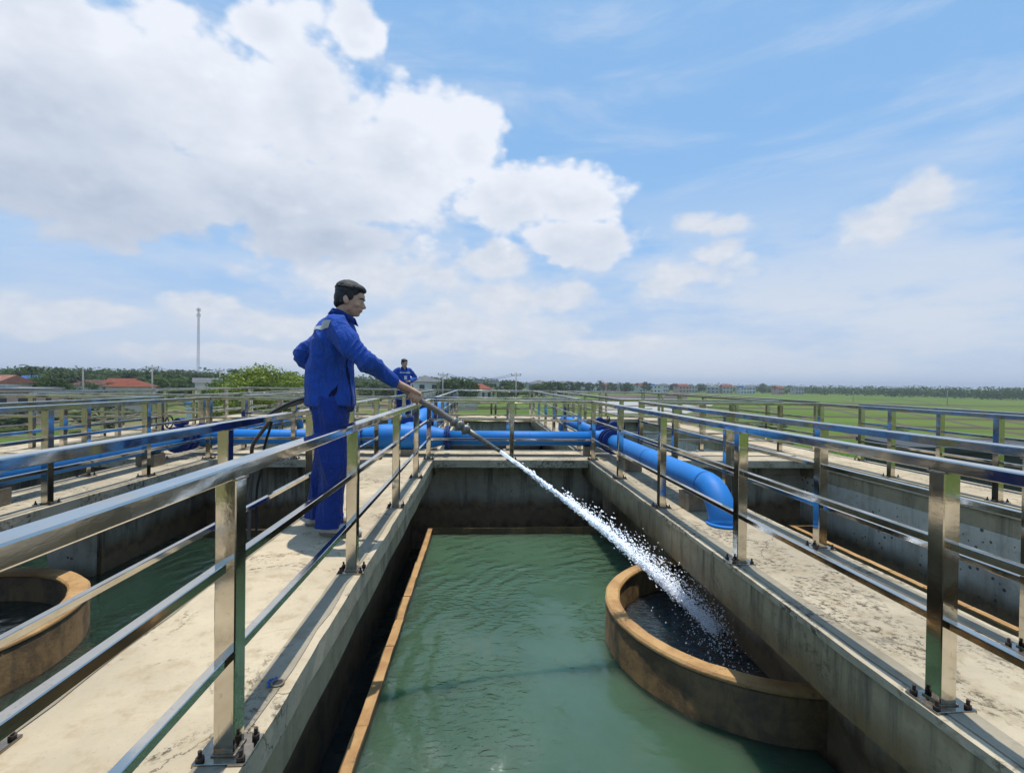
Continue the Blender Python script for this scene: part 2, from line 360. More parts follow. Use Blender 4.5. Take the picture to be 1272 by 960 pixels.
def tube(bm, pts, rad, seg=12, caps=True, mi=0):
    pts = [Vector(p) for p in pts]; rings = []; s = None
    for i, p in enumerate(pts):
        d = (pts[min(i + 1, len(pts) - 1)] - pts[max(i - 1, 0)]).normalized()
        if s is None: s, u = frame(d)
        else:
            s = (s - d * s.dot(d)).normalized(); u = s.cross(d).normalized()
        r = rad[i] if isinstance(rad, (list, tuple)) else rad
        a, b = r if isinstance(r, (list, tuple)) else (r, r)
        rings.append([bm.verts.new(p + s * (math.cos(2 * math.pi * k / seg) * a) + u * (math.sin(2 * math.pi * k / seg) * b)) for k in range(seg)])
    for i in range(len(rings) - 1):
        for k in range(seg):
            f = bm.faces.new((rings[i][k], rings[i][(k + 1) % seg], rings[i + 1][(k + 1) % seg], rings[i + 1][k])); f.smooth = True; f.material_index = mi
    if caps:
        for rg in (rings[0], rings[-1][::-1]):
            try: f = bm.faces.new(rg[::-1] if False else rg); f.material_index = mi
            except ValueError: pass
    return rings
def tubem(pts, rad, seg=12, caps=True):
    bm = bmesh.new(); tube(bm, pts, rad, seg, caps); bmesh.ops.recalc_face_normals(bm, faces=bm.faces); return bm
def arc(c, r, a0, a1, u, v, n=8):
    return [Vector(c) + Vector(u) * (r * math.cos(a0 + (a1 - a0) * i / n)) + Vector(v) * (r * math.sin(a0 + (a1 - a0) * i / n)) for i in range(n + 1)]
def spline(pts, n=8):
    P = [Vector(p) for p in pts]; out_ = []
    for i in range(len(P) - 1):
        p0, p1, p2, p3 = P[max(i - 1, 0)], P[i], P[i + 1], P[min(i + 2, len(P) - 1)]
        for k in range(n):
            t_ = k / n
            out_.append(.5 * ((2 * p1) + (p2 - p0) * t_ + (2 * p0 - 5 * p1 + 4 * p2 - p3) * t_ ** 2 + (3 * p1 - p0 - 3 * p2 + p3) * t_ ** 3))
    out_.append(P[-1]); return out_

# concrete member with slightly uneven cast edges
def rough_box(x0, x1, y0, y1, z0, z1, step=.12, amp=.004, seed=0):
    bm = bmesh.new()
    nx, ny, nz_ = [max(1, min(90, round(abs(b - a) / step))) for a, b in ((x0, x1), (y0, y1), (z0, z1))]
    cache = {}
    def V(i, j, k):
        if (i, j, k) not in cache:
            p = Vector((x0 + (x1 - x0) * i / nx, y0 + (y1 - y0) * j / ny, z0 + (z1 - z0) * k / nz_))
            q = p * 2.3 + Vector((seed, 0, 0))
            dlt = Vector((noise.noise(q), noise.noise(q + Vector((9, 0, 0))), noise.noise(q + Vector((0, 9, 0))))) * amp * 1.6
            q = p * 11; dlt += Vector((noise.noise(q), noise.noise(q + Vector((9, 0, 0))), 0)) * amp * .8
            if k == nz_ : dlt.z = -abs(dlt.z) * .25
            cache[(i, j, k)] = bm.verts.new(p + dlt)
        return cache[(i, j, k)]
    def quad(a, b, c_, d): bm.faces.new((V(*a), V(*b), V(*c_), V(*d)))
    for i in range(nx):
        for j in range(ny):
            quad((i, j, nz_), (i + 1, j, nz_), (i + 1, j + 1, nz_), (i, j + 1, nz_)); quad((i, j, 0), (i, j + 1, 0), (i + 1, j + 1, 0), (i + 1, j, 0))
    for i in range(nx):
        for k in range(nz_):
            quad((i, 0, k), (i + 1, 0, k), (i + 1, 0, k + 1), (i, 0, k + 1)); quad((i, ny, k), (i, ny, k + 1), (i + 1, ny, k + 1), (i + 1, ny, k))
    for j in range(ny):
        for k in range(nz_):
            quad((0, j, k), (0, j, k + 1), (0, j + 1, k + 1), (0, j + 1, k)); quad((nx, j, k), (nx, j + 1, k), (nx, j + 1, k + 1), (nx, j, k + 1))
    return bm

# ------------------------------------------------------------------ the tanks
GZ = -5.5                       # ground level below the tank tops
Y_NEAR, Y_A, Y_B, Y_C, Y_D = -1.3, 6.19, 7.08, 13.55, 14.3
WK = [  # x0, x1, words
    (-6.98, -6.20, 'outermost left'), (-4.10, -3.34, 'left pipe'), (-1.46, -.65, "hose man's"), (1.355, 2.13, 'right pipe'), (4.46, 5.20, 'outermost right')]
WALKLAB = ['narrow concrete walkway along the outer left side of the tanks, beside bare ground',
           'concrete walkway carrying the left-hand blue pipe along the tanks',
           'pale concrete walkway on which the man with the hose stands',
           'lichen-specked concrete walkway carrying the right-hand blue pipe down to its elbow',
           'concrete walkway on the outer right side of the tanks, beside the green fields']
FLOOR = -3.0
bm = bmesh.new()
for i, (x0, x1, nm) in enumerate(WK):
    th = thing('concrete_walkway', WALKLAB[i], 'walkway', ((x0 + x1) / 2, 6.5, 0))
    cx = (x0 + x1) / 2; X0, X1 = x0 - cx, x1 - cx; ya, yb = Y_NEAR - 6.5, Y_D - 6.5
    st = .10 if i in (2, 3) else .3
    # slab in three pours so the joints at the crossings show
    top = 'concrete_top' if i in (0, 2, 4) else 'concrete_top_old'
    for (a, b) in ((ya, Y_A - 6.5 - .003), (Y_A - 6.5 + .003, Y_B - 6.5 - .003), (Y_B - 6.5 + .003, yb)):
        fine = st if a < 0 or True else .3
        obj('slab', rough_box(X0, X1, a, b, -.10 if i != 3 else -.030, 0, fine, .005, i * 3 + a), th, [top])
    bl = 'concrete_beam_mossy' if i in (3,) else 'concrete_beam'
    dx0, dx1 = (.02, .02) if i != 3 else (.006, .02)
    obj('beam', rough_box(X0 + dx0, X1 - dx1, ya, yb, -.26, -.101 if i != 3 else -.031, st, .005, i), th, [bl])
    # the wall that carries it
    if i == 4: wx0, wx1 = X0 + .012, X0 + .22
    elif i == 0: wx0, wx1 = X0 + .10, X1 - .3
    elif i == 3: wx0, wx1 = .01, .20
    else: wx0, wx1 = -.10, .10
    wy0 = 4.8 - 6.5 if i == 1 else ya
    obj('wall', rough_box(wx0, wx1, wy0, yb, FLOOR, -.262, .4, .006, i), th, ['concrete_wall_pale' if i == 4 else 'concrete_wall_dark'])
    if i == 1:
        obj('pier', rough_box(-.34, .06, 4.75 - 6.5, 5.0 - 6.5, FLOOR, -.252, .3, .006, 5), th, ['concrete_wall_pale'])
    # darker strips with uneven edges along the post lines
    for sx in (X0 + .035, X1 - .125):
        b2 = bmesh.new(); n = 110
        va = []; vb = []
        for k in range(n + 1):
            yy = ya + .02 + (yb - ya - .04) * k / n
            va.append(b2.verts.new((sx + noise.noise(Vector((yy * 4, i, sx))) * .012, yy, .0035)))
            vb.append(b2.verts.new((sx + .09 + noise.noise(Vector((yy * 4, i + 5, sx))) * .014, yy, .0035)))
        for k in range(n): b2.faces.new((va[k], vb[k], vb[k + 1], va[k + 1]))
        obj('post_line_strip', b2, th, ['strip_concrete'])
# cross walkways between the basins
CW = [(Y_A, Y_B, 'concrete cross walkway carrying the long horizontal blue pipe'),
      (Y_C, Y_D, 'far concrete cross walkway at the end of the tanks, under the second man'),
      (-1.3, -.35, 'near concrete cross walkway at the camera end of the tanks')]
for ci, (y0, y1, lab) in enumerate(CW):
    th = thing('cross_walkway', lab, 'walkway', (0, (y0 + y1) / 2, 0)); h = (y1 - y0) / 2
    for i in range(4):
        a, b = WK[i][1] + .004, WK[i + 1][0] - .004
        if ci == 0:
            obj('slab', rough_box(a, b, -h, -.03, -.094, -.002, .15, .004, i + 3), th, ['concrete_top_old'])
            obj('slab', rough_box(a, b, .0, h, -.094, .006, .15, .004, i + 9), th, ['concrete_top'])
        else: obj('slab', rough_box(a, b, -h, h, -.094, -.002, .25, .004, i + 3), th, ['concrete_top'])
        wy = (-.10, .10) if ci == 0 else ((-.16, h - .02) if ci == 1 else (-.2, .2))
        ca, cb2 = (WK[i][0] + WK[i][1]) / 2 + .101, (WK[i + 1][0] + WK[i + 1][1]) / 2 - .101
        if i == 3: cb2 = WK[4][0] + .011
        obj('wall', rough_box(ca, cb2, wy[0], wy[1], FLOOR, -.252, .3, .006, i + 40), th, ['concrete_wall_dark' if ci != 1 else 'concrete_wall_pale'])
        obj('wall_head', rough_box(a + .001, b - .001, wy[0], wy[1], -.2515, -.0945, .3, .006, i + 30), th, ['concrete_wall_dark' if ci != 1 else 'concrete_wall_pale'])
# bottom slab and outer walls down to the ground
tag(obj('tank_floor', boxm(-6.93, 5.16, Y_NEAR, Y_D, FLOOR - .3, FLOOR), mat=['concrete_wall_dark']), kind='structure')
ow = thing('tank_outer_wall', 'weathered concrete outer wall standing under the edge walkways, down to the field', 'wall', (0, Y_D, GZ))
for (a, b, c_, d) in ((-6.93, -6.75, Y_NEAR, Y_D - .02), (4.94, 5.14, Y_NEAR, Y_D - .02), (-6.73, 4.92, Y_D - .2, Y_D - .03), (-6.73, 4.92, Y_NEAR, Y_NEAR + .2)):
    o = obj('wall_panel', rough_box(a, b, c_ - Y_D, d - Y_D, GZ - .3 - GZ, -.26 - GZ, .6, .006, a), ow, ['concrete_wall_pale'])

# water
def sheet(name, x0, x1, y0, y1, z, mat, lab=None):
    b = bmesh.new(); v = [b.verts.new(p) for p in ((x0, y0, z), (x1, y0, z), (x1, y1, z), (x0, y1, z))]; b.faces.new(v)
    return tag(obj(name, b, mat=[mat]), kind='structure')
WZ = -.87
sheet('water', -.70, 1.70, -.9, 6.00, WZ, 'basin_water')
sheet('channel_water', -.98, -.70, -.9, 6.55, -1.25, 'dark_water'); sheet('channel_water', -.70, 1.70, 6.05, 6.55, -1.25, 'dark_water')
sheet('water', -6.6, -1.40, -.9, 6.00, WZ, 'left_basin_water')
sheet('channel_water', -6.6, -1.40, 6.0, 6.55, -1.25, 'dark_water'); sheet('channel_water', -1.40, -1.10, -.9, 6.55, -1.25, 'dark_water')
sheet('water', 1.80, 3.95, -.9, 6.00, WZ, 'basin_water')
sheet('channel_water', 3.99, 4.45, -.9, 6.55, -1.25, 'dark_water')
for (a, b) in ((-6.6, -3.8), (-3.75, -1.1), (-1.0, 1.7), (1.78, 4.45)): sheet('water', a, b, 6.75, 13.7, WZ, 'basin_water')
# overflow weirs with sediment on top
def weir(lab, segs, loc):
    th = thing('overflow_weir', lab, 'weir', loc)
    for (x0, x1, y0, y1) in segs:
        f = (x0 - loc[0], x1 - loc[0], y0 - loc[1], y1 - loc[1])
        obj('weir_wall', rough_box(*f, -1.3, -.012, .15, .006, x0), th, ['ring_side'])
        L_ = max(f[1] - f[0], f[3] - f[2]); n_ = max(2, round(L_ / .38)); al = f[3] - f[2] > f[1] - f[0]
        for k in range(n_):
            jo = rnd.uniform(-.003, .003); a_, b2_ = k / n_, (k + 1) / n_ - .003 / L_
            g_ = (f[0] - .003 + jo, f[1] + .003 + jo, f[2] + L_ * a_, f[2] + L_ * b2_) if al else (f[0] + L_ * a_, f[0] + L_ * b2_, f[2] - .003 + jo, f[3] + .003 + jo)
            obj('weir_crest', rough_box(*g_, -.0115, rnd.uniform(-.003, .003), .1, .006, x0 + k), th, ['rust_sediment' if al else 'ring_side'])
weir('rust-stained overflow weir along the left of the middle basin', [(-.675, -.62, -.9, 6.0), (-.615, 1.6, 5.955, 6.0)], (0, 0, -.80))
weir('rust-stained overflow weir low in the left basin', [(-1.40, -1.33, -.9, 6.0), (-3.3, -1.405, 5.93, 6.0)], (0, 0, -.80))
weir('rust-stained overflow weir at the foot of the pitted right wall', [(3.94, 4.0, -.9, 6.0), (4.005, 4.3, 5.93, 6.0)], (0, 0, -.79))
# round shafts
def shaft(lab, cx, cy, ztop, ro, ri, a0=0, a1=360, pale=False):
    th = thing('round_shaft', lab, 'shaft', (cx, cy, FLOOR)); n = 96
    def ringwall(r0, r1, z0, z1, name, mat):
        b = bmesh.new(); prof = []
        full = abs(a1 - a0) >= 360
        cnt = n if full else n + 1
        for k in range(cnt):
            a = R(a0 + (a1 - a0) * k / n); c_, s_ = math.cos(a), math.sin(a)
            j = noise.noise(Vector((c_ * 3, s_ * 3, z1))) * .010; j2 = noise.noise(Vector((c_ * 9, s_ * 9, 4))) * .006
            zj = noise.noise(Vector((c_ * 6, s_ * 6, 8))) * .004
            cs_ = [(r1 + j + j2, z0), (r1 + j + j2, z1 - .012), (r1 + j - .012, z1 + zj), (r0 + j2 + .012, z1 + zj), (r0 + j2, z1 - .012), (r0 + j2, z0)]
            prof.append([b.verts.new((c_ * r, s_ * r, z)) for r, z in cs_])
        for k in range(cnt if full else cnt - 1):
            p, q = prof[k], prof[(k + 1) % cnt]
            for e in range(5):
                f = b.faces.new((p[e], q[e], q[e + 1], p[e + 1])); f.smooth = e in (0, 4)
        bmesh.ops.recalc_face_normals(b, faces=b.faces)
        return obj(name, b, th, [mat])
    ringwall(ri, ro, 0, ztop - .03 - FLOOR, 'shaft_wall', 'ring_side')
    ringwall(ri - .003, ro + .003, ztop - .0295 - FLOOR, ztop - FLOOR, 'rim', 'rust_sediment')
    return th
shaft('round orange-rimmed concrete shaft that the water jet falls into', 1.85, 3.32, -.575, .97, .876)
shaft('second round shaft with a sandy rim in the left basin, seen below the railings', -3.76, 3.25, -.575, .97, .85, pale=True)
def disc(name, cx, cy, r, z, mat):
    b = bmesh.new(); bmesh.ops.create_circle(b, cap_ends=True, segments=48, radius=r, matrix=Matrix.Translation((cx, cy, z)))
    return tag(obj(name, b, mat=[mat]), kind='structure')
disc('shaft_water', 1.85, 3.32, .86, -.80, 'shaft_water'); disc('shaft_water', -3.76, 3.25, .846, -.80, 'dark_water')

# ------------------------------------------------------------------ railings
RT = .775                                   # top of the handrail above the slab
def mesh_of(bm, name, mat):
    me = bpy.data.meshes.new(name); bm.normal_update(); bm.to_mesh(me); bm.free(); me.materials.append(M(mat)); return me
POST = mesh_of(boxm(-.0275, .0275, -.0275, .0275, .008, RT - .038, bev=.003), 'post', 'stainless')
POST_FAR = mesh_of(boxm(-.0275, .0275, -.0275, .0275, .008, RT - .038), 'post', 'stainless')
PLATE = mesh_of(boxm(-.068, .068, -.055, .055, .0, .008, bev=.0015), 'base_plate', 'stainless')
b = bmesh.new()
bmesh.ops.create_cone(b, cap_ends=True, segments=6, radius1=.0105, radius2=.0105, depth=.009, matrix=Matrix.Translation((0, 0, .013)))
bmesh.ops.create_cone(b, cap_ends=True, segments=8, radius1=.005, radius2=.005, depth=.020, matrix=Matrix.Translation((0, 0, .024)))
BOLT = mesh_of(b, 'bolt', 'rusty_bolt')
b = bmesh.new(); lp = [[b.verts.new((sx * e_, sy * e_, z_)) for sx, sy in ((-1, -1), (1, -1), (1, 1), (-1, 1))] for e_, z_ in ((.0278, 0), (.031, 0), (.031, .004), (.0278, .004))]
for k in range(4):
    for m_ in range(4): b.faces.new((lp[m_][k], lp[m_][(k + 1) % 4], lp[(m_ + 1) % 4][(k + 1) % 4], lp[(m_ + 1) % 4][k]))
bmesh.ops.recalc_face_normals(b, faces=b.faces)
BEAD = mesh_of(b, 'weld_bead', 'weld')
GROUPR = 'stainless steel railings round the basins'
def railing(label, ax, fixed, a, b_, posts, detail=2):
    """ax 'y': runs along y at x=fixed from a to b_; ax 'x': runs along x at y=fixed"""
    mid = (a + b_) / 2
    loc = (fixed, mid, 0) if ax == 'y' else (mid, fixed, 0)
    th = thing('railing', label, 'railing', loc, 0, GROUPR)
    def bar(name, wdt, z0, z1, ends=0.0, bev=.003):
        a0, b0 = a - mid - ends, b_ - mid + ends
        bb = bmesh.new()
        if ax == 'y': box(bb, -wdt / 2, wdt / 2, a0, b0, z0, z1, bev=bev)
        else: box(bb, a0, b0, -wdt / 2, wdt / 2, z0, z1, bev=bev)
        return obj(name, bb, th, ['stainless'])
    bar('top_rail', .056, RT - .038, RT, .0275 if ax == 'y' else -.0305, .004)
    for zc in (.51, .262):
        bar('mid_rail', .026, zc - .013, zc + .013, 0 if ax == 'y' else -.03, .002 if detail else 0)
    for k, p in enumerate(posts):
        o = obj('post', POST if detail else POST_FAR, th)
        o.location = (0, p - mid, 0) if ax == 'y' else (p - mid, 0, 0)
        o.rotation_euler = (0, 0, rnd.uniform(-.025, .025))
        if detail:
            pl = obj('base_plate', PLATE, o)
            for bz in (.0085, RT - .0425): wb = obj('weld_bead', BEAD, o); wb.location = (0, 0, bz)
            if ax == 'y' and fixed > 0 or True: pl.rotation_euler = (0, 0, rnd.uniform(-.03, .03))
        if detail > 1:
            for sx in (-1, 1):
                for sy in (-1, 1):
                    bo = obj('bolt', BOLT, o); bo.location = (sx * .052, sy * .040, .0); bo.rotation_euler = (rnd.uniform(-.08, .08), rnd.uniform(-.08, .08), rnd.uniform(0, 1))
    return th
def ys(a, b_, n): return [a + (b_ - a) * k / n for k in range(n + 1)]
ROW1_R = [6.25, 5.01, 3.83, 2.64, 1.44, .30, -.84]
ROW1_L = [6.25, 5.04, 3.87, 2.575, 1.335, .10, -.95]
GEN1 = [6.25, 5.12, 4.0, 2.86, 1.70, .55, -.6]
FAR = ys(7.14, 13.48, 5)
PX = [(-6.89, -6.29), (-4.01, -3.43), (-1.37, -.71), (1.425, 2.06), (4.54, 5.12)]
side = ['left', 'right']
where = ['the outermost left walkway', 'the left-hand pipe walkway', "the hose man's walkway", 'the right-hand pipe walkway', 'the outermost right walkway']
for i, (xl, xr) in enumerate(PX):
    for s_, x in enumerate((xl, xr)):
        posts = ROW1_L if (i, s_) == (2, 1) else (ROW1_R if (i, s_) == (3, 0) else GEN1)
        if (i, s_) == (2, 0): posts = [6.25, 5.05, 3.85, 2.60, 1.36, .1, -.95]
        outer = (i == 0 and s_ == 0) or (i == 4 and s_ == 1)
        near = min(abs(x), 3) < 2.2
        railing(f'near stretch of stainless railing, {side[s_]} edge of {where[i]}', 'y', x, -1.2, 6.25, posts, 2 if near or i in (1, 4) else 1)
        railing(f'far stretch of stainless railing, {side[s_]} edge of {where[i]}', 'y', x, 7.14, 13.48, FAR, 1 if near else 0)
bas = ['outer left basin', 'left basin with the dark hoses', 'middle basin with the jet', 'right basin with the pitted wall']
def xs(a, b_):
    n = max(1, round((b_ - a) / 1.07)); return [a + (b_ - a) * k / n for k in range(1, n)]
for i in range(4):
    a, b_ = PX[i][1], PX[i + 1][0]
    railing(f'cross railing at the far end of the {bas[i]}', 'x', 6.25, a, b_, xs(a, b_), 2)
    railing(f'cross railing behind the blue pipe, by the {bas[i]}', 'x', 7.14, a, b_, xs(a, b_), 1)
    railing(f'distant cross railing on the far walkway, beyond the {bas[i]}', 'x', 13.48, a, b_, xs(a, b_), 0)
railing('long railing along the far outer edge of the tanks before the meadow', 'x', 14.22, PX[0][0], PX[4][1], ys(PX[0][0] + .3, PX[4][1] - .3, 10), 0)

# ------------------------------------------------------------------ blue pipes
PZ, PR = .235, .099
pl = thing('blue_pipeline', 'blue painted steel pipeline crossing the tanks, with valves, tees and bends down through the walkways', 'pipe', (0, 6.6, 0))
def pp(name, pts, r=PR, mat='blue_paint', seg=32, parent=None):
    pts = [Vector(p) - Vector((0, 6.6, 0)) for p in pts]
    return obj(name, tubem(pts, r, seg), parent or pl, [mat])
def flange(c, d, r, t_=.022, parent=None, bolts=12):
    c = Vector(c) - Vector((0, 6.6, 0)); d = Vector(d).normalized(); bb = bmesh.new()
    tube(bb, [c - d * t_ / 2, c + d * t_ / 2], r, 32); s_, u_ = frame(d)
    for k in range(bolts):
        a = 2 * math.pi * k / bolts; q = c + s_ * math.cos(a) * r * .87 + u_ * math.sin(a) * r * .87
        tube(bb, [q - d * (t_ / 2 + .014), q + d * (t_ / 2 + .014)], .009, 6)
    bmesh.ops.recalc_face_normals(bb, faces=bb.faces)
    return obj('flange', bb, parent or pl, ['dark_blue_paint'])
XL, XR, XC, YP = -3.80, 1.70, -1.06, 6.62
MX = -.50; ML = -1.66
pp('pipe_run', [(MX, YP, PZ), (XR - .10, YP, PZ)]); pp('pipe_run', [(XL - .10, YP, PZ), (ML, YP, PZ)])
# the wide tee over the man's walkway: reducer, barrel, reducer
bb = bmesh.new(); q = lambda x: Vector((x, YP - 6.6, PZ + .01))
tube(bb, [q(ML), q(ML + .06), q(ML + .26), q(ML + .32), q(MX - .34), q(MX - .28), q(MX - .06), q(MX)], [.108, .112, .165, .17, .17, .165, .112, .108], 40)
bmesh.ops.recalc_face_normals(bb, faces=bb.faces); obj('wide_barrel', bb, pl, ['blue_paint'])
for x in (MX, ML): flange((x - .014, YP, PZ), (1, 0, 0), .165); flange((x + .014, YP, PZ), (1, 0, 0), .165)
# branch running away along the man's walkway
BZ = PZ + .02
pp('branch_pipe', [(XC, YP + .10, BZ), (XC, 7.45, BZ)], .155)
for y in (7.1, 7.14): flange((XC, y, BZ), (0, 1, 0), .225, bolts=16)
el_ = [Vector((XC, 7.45, BZ))] + arc((XC, 8.0, BZ + .0), .0, 0, 0, (1, 0, 0), (0, 1, 0), 1)[:0] + [Vector((XC, 8.6, BZ + .10)), Vector((XC, 9.2, BZ + .12)), Vector((XC, 12.9, BZ + .12))]
pp('branch_pipe', el_, .155)
for y in (8.9, 8.95): flange((XC, y, BZ + .12), (0, 1, 0), .235, bolts=16)
for (X, sgn) in ((XL, -1), (XR, 1)):
    # tee barrel
    pp('tee', [(X - sgn * .24, YP, PZ), (X + .0, YP, PZ)], PR + .014); pp('tee', [(X, YP - .17, PZ), (X, YP + .17, PZ)], PR + .014)
    # near leg with butterfly valve, then down through the slab
    flange((X, YP - .18, PZ), (0, 1, 0), .16); flange((X, YP - .27, PZ), (0, 1, 0), .16); flange((X, YP - .40, PZ), (0, 1, 0), .16)
    pts = [Vector((X, YP - .28, PZ)), Vector((X, 3.62, PZ))] + arc((X, 3.62, PZ - .27), .27, math.pi / 2, math.pi, (0, 1, 0), (0, 0, 1), 6)[1:] + [Vector((X, 3.35, .02)), Vector((X, 3.35, -.2))]
    pp('pipe_run', pts)
    bb = bmesh.new(); tube(bb, [Vector((X, 3.35 - 6.6, .004)), Vector((X, 3.35 - 6.6, .016))], PR + .020, 28); bmesh.ops.recalc_face_normals(bb, faces=bb.faces)
    obj('floor_collar', bb, pl, ['blue_paint'])
    bb = bmesh.new(); c0 = Vector((X, 3.62 - 6.6, PZ))
    tube(bb, [c0 + Vector((0, -.004, 0)), c0 + Vector((0, .004, 0))], PR + .003, 28, caps=False)
    c1 = Vector((X, 3.35 - 6.6, PZ - .27 + .03)); tube(bb, [c1, c1 + Vector((0, 0, .008))], PR + .003, 28, caps=False)
    obj('weld_seam', bb, pl, ['dark_blue_paint'])
    # valve: body disc, neck, gearbox and handwheel
    yv = YP - .335
    for (yy, far_) in ((yv, 0), (YP + .40, 1)):
        if far_ and X < 0: continue
        bb = bmesh.new(); c = Vector((X, yy - 6.6, PZ))
        tube(bb, [c - Vector((0, .055, 0)), c + Vector((0, .055, 0))], .135, 28)
        tube(bb, [c, c + Vector((0, 0, .20))], .035, 12)
        tube(bb, [c, c - Vector((0, 0, .16))], .03, 12)
        tube(bb, [c + Vector((0, -.05, .215)), c + Vector((0, .05, .215))], .055, 14)
        tube(bb, [c + Vector((-.05, 0, .215)), c + Vector((.09, 0, .215))], .035, 12)
        bmesh.ops.recalc_face_normals(bb, faces=bb.faces)
        v_ = obj('valve', bb, pl, ['dark_blue_paint'])
        hw = bmesh.new(); hc = c + Vector((sgn * .13, 0, .215))
        if sgn > 0 or True:
            ring = arc(hc, .075, 0, 2 * math.pi, (0, 1, 0), (0, 0, 1), 20)
            tube(hw, ring, .009, 6, caps=False)
            for k in range(3):
                a = k * 2.094; tube(hw, [hc, hc + Vector((0, math.cos(a) * .075, math.sin(a) * .075))], .006, 5)
            tube(hw, [hc - Vector((sgn * .06, 0, 0)), hc + Vector((sgn * .01, 0, 0))], .010, 6)
        bmesh.ops.recalc_face_normals(hw, faces=hw.faces); obj('handwheel', hw, v_, ['black_iron'])
    flange((X, YP + .18, PZ), (0, 1, 0), .16); flange((X, YP + .33, PZ), (0, 1, 0), .16); flange((X, YP + .47, PZ), (0, 1, 0), .16)
    pts = [Vector((X, YP + .47, PZ)), Vector((X, 9.95, PZ))] + arc((X, 9.95, PZ - .27), .27, math.pi / 2, 0, (0, 1, 0), (0, 0, 1), 8)[1:] + [Vector((X, 10.22, -.2))]
    pp('pipe_run', pts)
# upright blue risers further back
for k, (x, y, h) in enumerate(((-1.06, 12.1, .50), (-1.02, 12.75, .52))):
    th = thing('blue_riser', ['upright blue pipe stub standing nearer on the far part of the walkway', 'upright blue pipe stub standing farther on the far part of the walkway'][k], 'pipe', (x, y, 0), 0, 'upright blue pipe stubs')
    obj('riser_pipe', tubem([(0, 0, 0), (0, 0, h)], .075, 20), th, ['blue_paint']); obj('riser_cap', tubem([(0, 0, h), (0, 0, h + .03)], .11, 20), th, ['dark_blue_paint'])
for (p_, d_, rr0) in (((.62, YP, PZ), (1, 0, 0), PR), ((-2.7, YP, PZ), (1, 0, 0), PR), ((XR, 4.9, PZ), (0, 1, 0), PR), ((XL, 4.9, PZ), (0, 1, 0), PR)):
    c0 = Vector(p_) - Vector((0, 6.6, 0)); d_ = Vector(d_); bb = bmesh.new()
    tube(bb, [c0 - d_ * .006, c0 - d_ * .002, c0 + d_ * .002, c0 + d_ * .006], [rr0 + .001, rr0 + .004, rr0 + .004, rr0 + .001], 32, caps=False)
    obj('weld_seam', bb, pl, ['blue_paint'])
# concrete blocks under the pipe
for k, (x, y, hx, lab) in enumerate(((1.70, 3.80, .10, 'concrete support block nearest the pipe elbow on the right'), (1.70, 5.50, .10, 'concrete support block under the right pipe, near the valve'),
        (-3.80, 3.9, .10, 'concrete support block nearest the elbow under the left pipe'), (-3.80, 5.75, .10, 'dark concrete support block by the left valve'),
        (-1.06, 6.60, .12, "concrete support block under the widest blue barrel"), (1.45, 6.62, .06, 'small support block beneath the right tee'), (1.70, 8.4, .10, 'concrete block under the far right pipe'), (-3.80, 8.4, .10, 'concrete block under the far left pipe'))):
    hz_ = .128 if k != 4 else .085
    o = obj('support_block', rough_box(-hx, hx, -.10, .10, 0, hz_, .05, .006, k), mat=['concrete_block']); o.location = (x, y, .004)
    tag(o, lab, 'support block', 'concrete blocks under the pipes')

# ------------------------------------------------------------------ hoses, nozzle and jet
HAND = Vector((-.50, 3.22, .905))
NOZ0, NOZ1 = Vector((-.20, 3.26, .715)), Vector((.085, 3.30, .53))
hose_pts = spline([(-2.73, 5.8, -.95), (-2.71, 5.78, -.4), (-2.60, 5.6, .0), (-2.47, 5.3, .28), (-2.17, 4.9, .52), (-1.80, 4.35, .735), (-1.45, 3.9, .835), (-1.20, 3.60, .93),
                   (-1.10, 3.50, 1.03), (-.98, 3.42, 1.14), (-.85, 3.32, 1.165), (-.73, 3.24, 1.085), (-.62, 3.21, 1.00), HAND, (-.34, 3.24, .81), NOZ0 + Vector((-.02, 0, .01))], 8)
obj_h = tag(obj('fire_hose', tubem(hose_pts, .0195, 14), mat=['hose_rubber']), 'grey rubber hose gripped by the man, rising out of the left basin behind him', 'hose')
h2 = spline([(-2.62, 5.75, -.95), (-2.60, 5.7, -.3), (-2.45, 5.5, .05), (-2.28, 5.15, .30), (-2.02, 4.7, .60), (-1.85, 4.25, .70), (-1.50, 3.85, .83), (-1.22, 3.66, .90), (-1.12, 3.56, .97), (-1.04, 3.46, 1.05)], 8)
tag(obj('black_hose', tubem(h2, .013, 12), mat=['hose_dark']), 'thinner black hose looping over the railing behind the man', 'hose')
nz_t = thing('hose_nozzle', 'metal nozzle with a knobbly coupling on the end of the grey hose, spraying water', 'nozzle', NOZ0)
dN = (NOZ1 - NOZ0).normalized(); L = (NOZ1 - NOZ0).length
def along(*tr): return [dN * t_ for t_, r in tr], [r for t_, r in tr]
p_, r_ = along((-.05, .024), (-.04, .033), (-.02, .033), (-.018, .027), (.0, .027), (.002, .036), (.03, .036), (.032, .027), (.05, .027), (.052, .034), (.08, .034), (.085, .024))
obj('coupling', tubem(p_, r_, 14), nz_t, ['nozzle_brass'])
for k in range(4):
    bb = bmesh.new(); s_, u_ = frame(dN); a = k * 1.57 + .4; o_ = s_ * math.cos(a) + u_ * math.sin(a)
    tube(bb, [dN * .008 + o_ * .03, dN * .008 + o_ * .046], .009, 6); tube(bb, [dN * .06 + o_ * .028, dN * .06 + o_ * .043], .008, 6)
    bmesh.ops.recalc_face_normals(bb, faces=bb.faces); obj('coupling_lug', bb, nz_t, ['nozzle_brass'])
p_, r_ = along((.08, .021), (.16, .018), (L - .02, .013), (L, .0135)); obj('nozzle_barrel', tubem(p_, r_, 14), nz_t, ['nozzle_brass'])

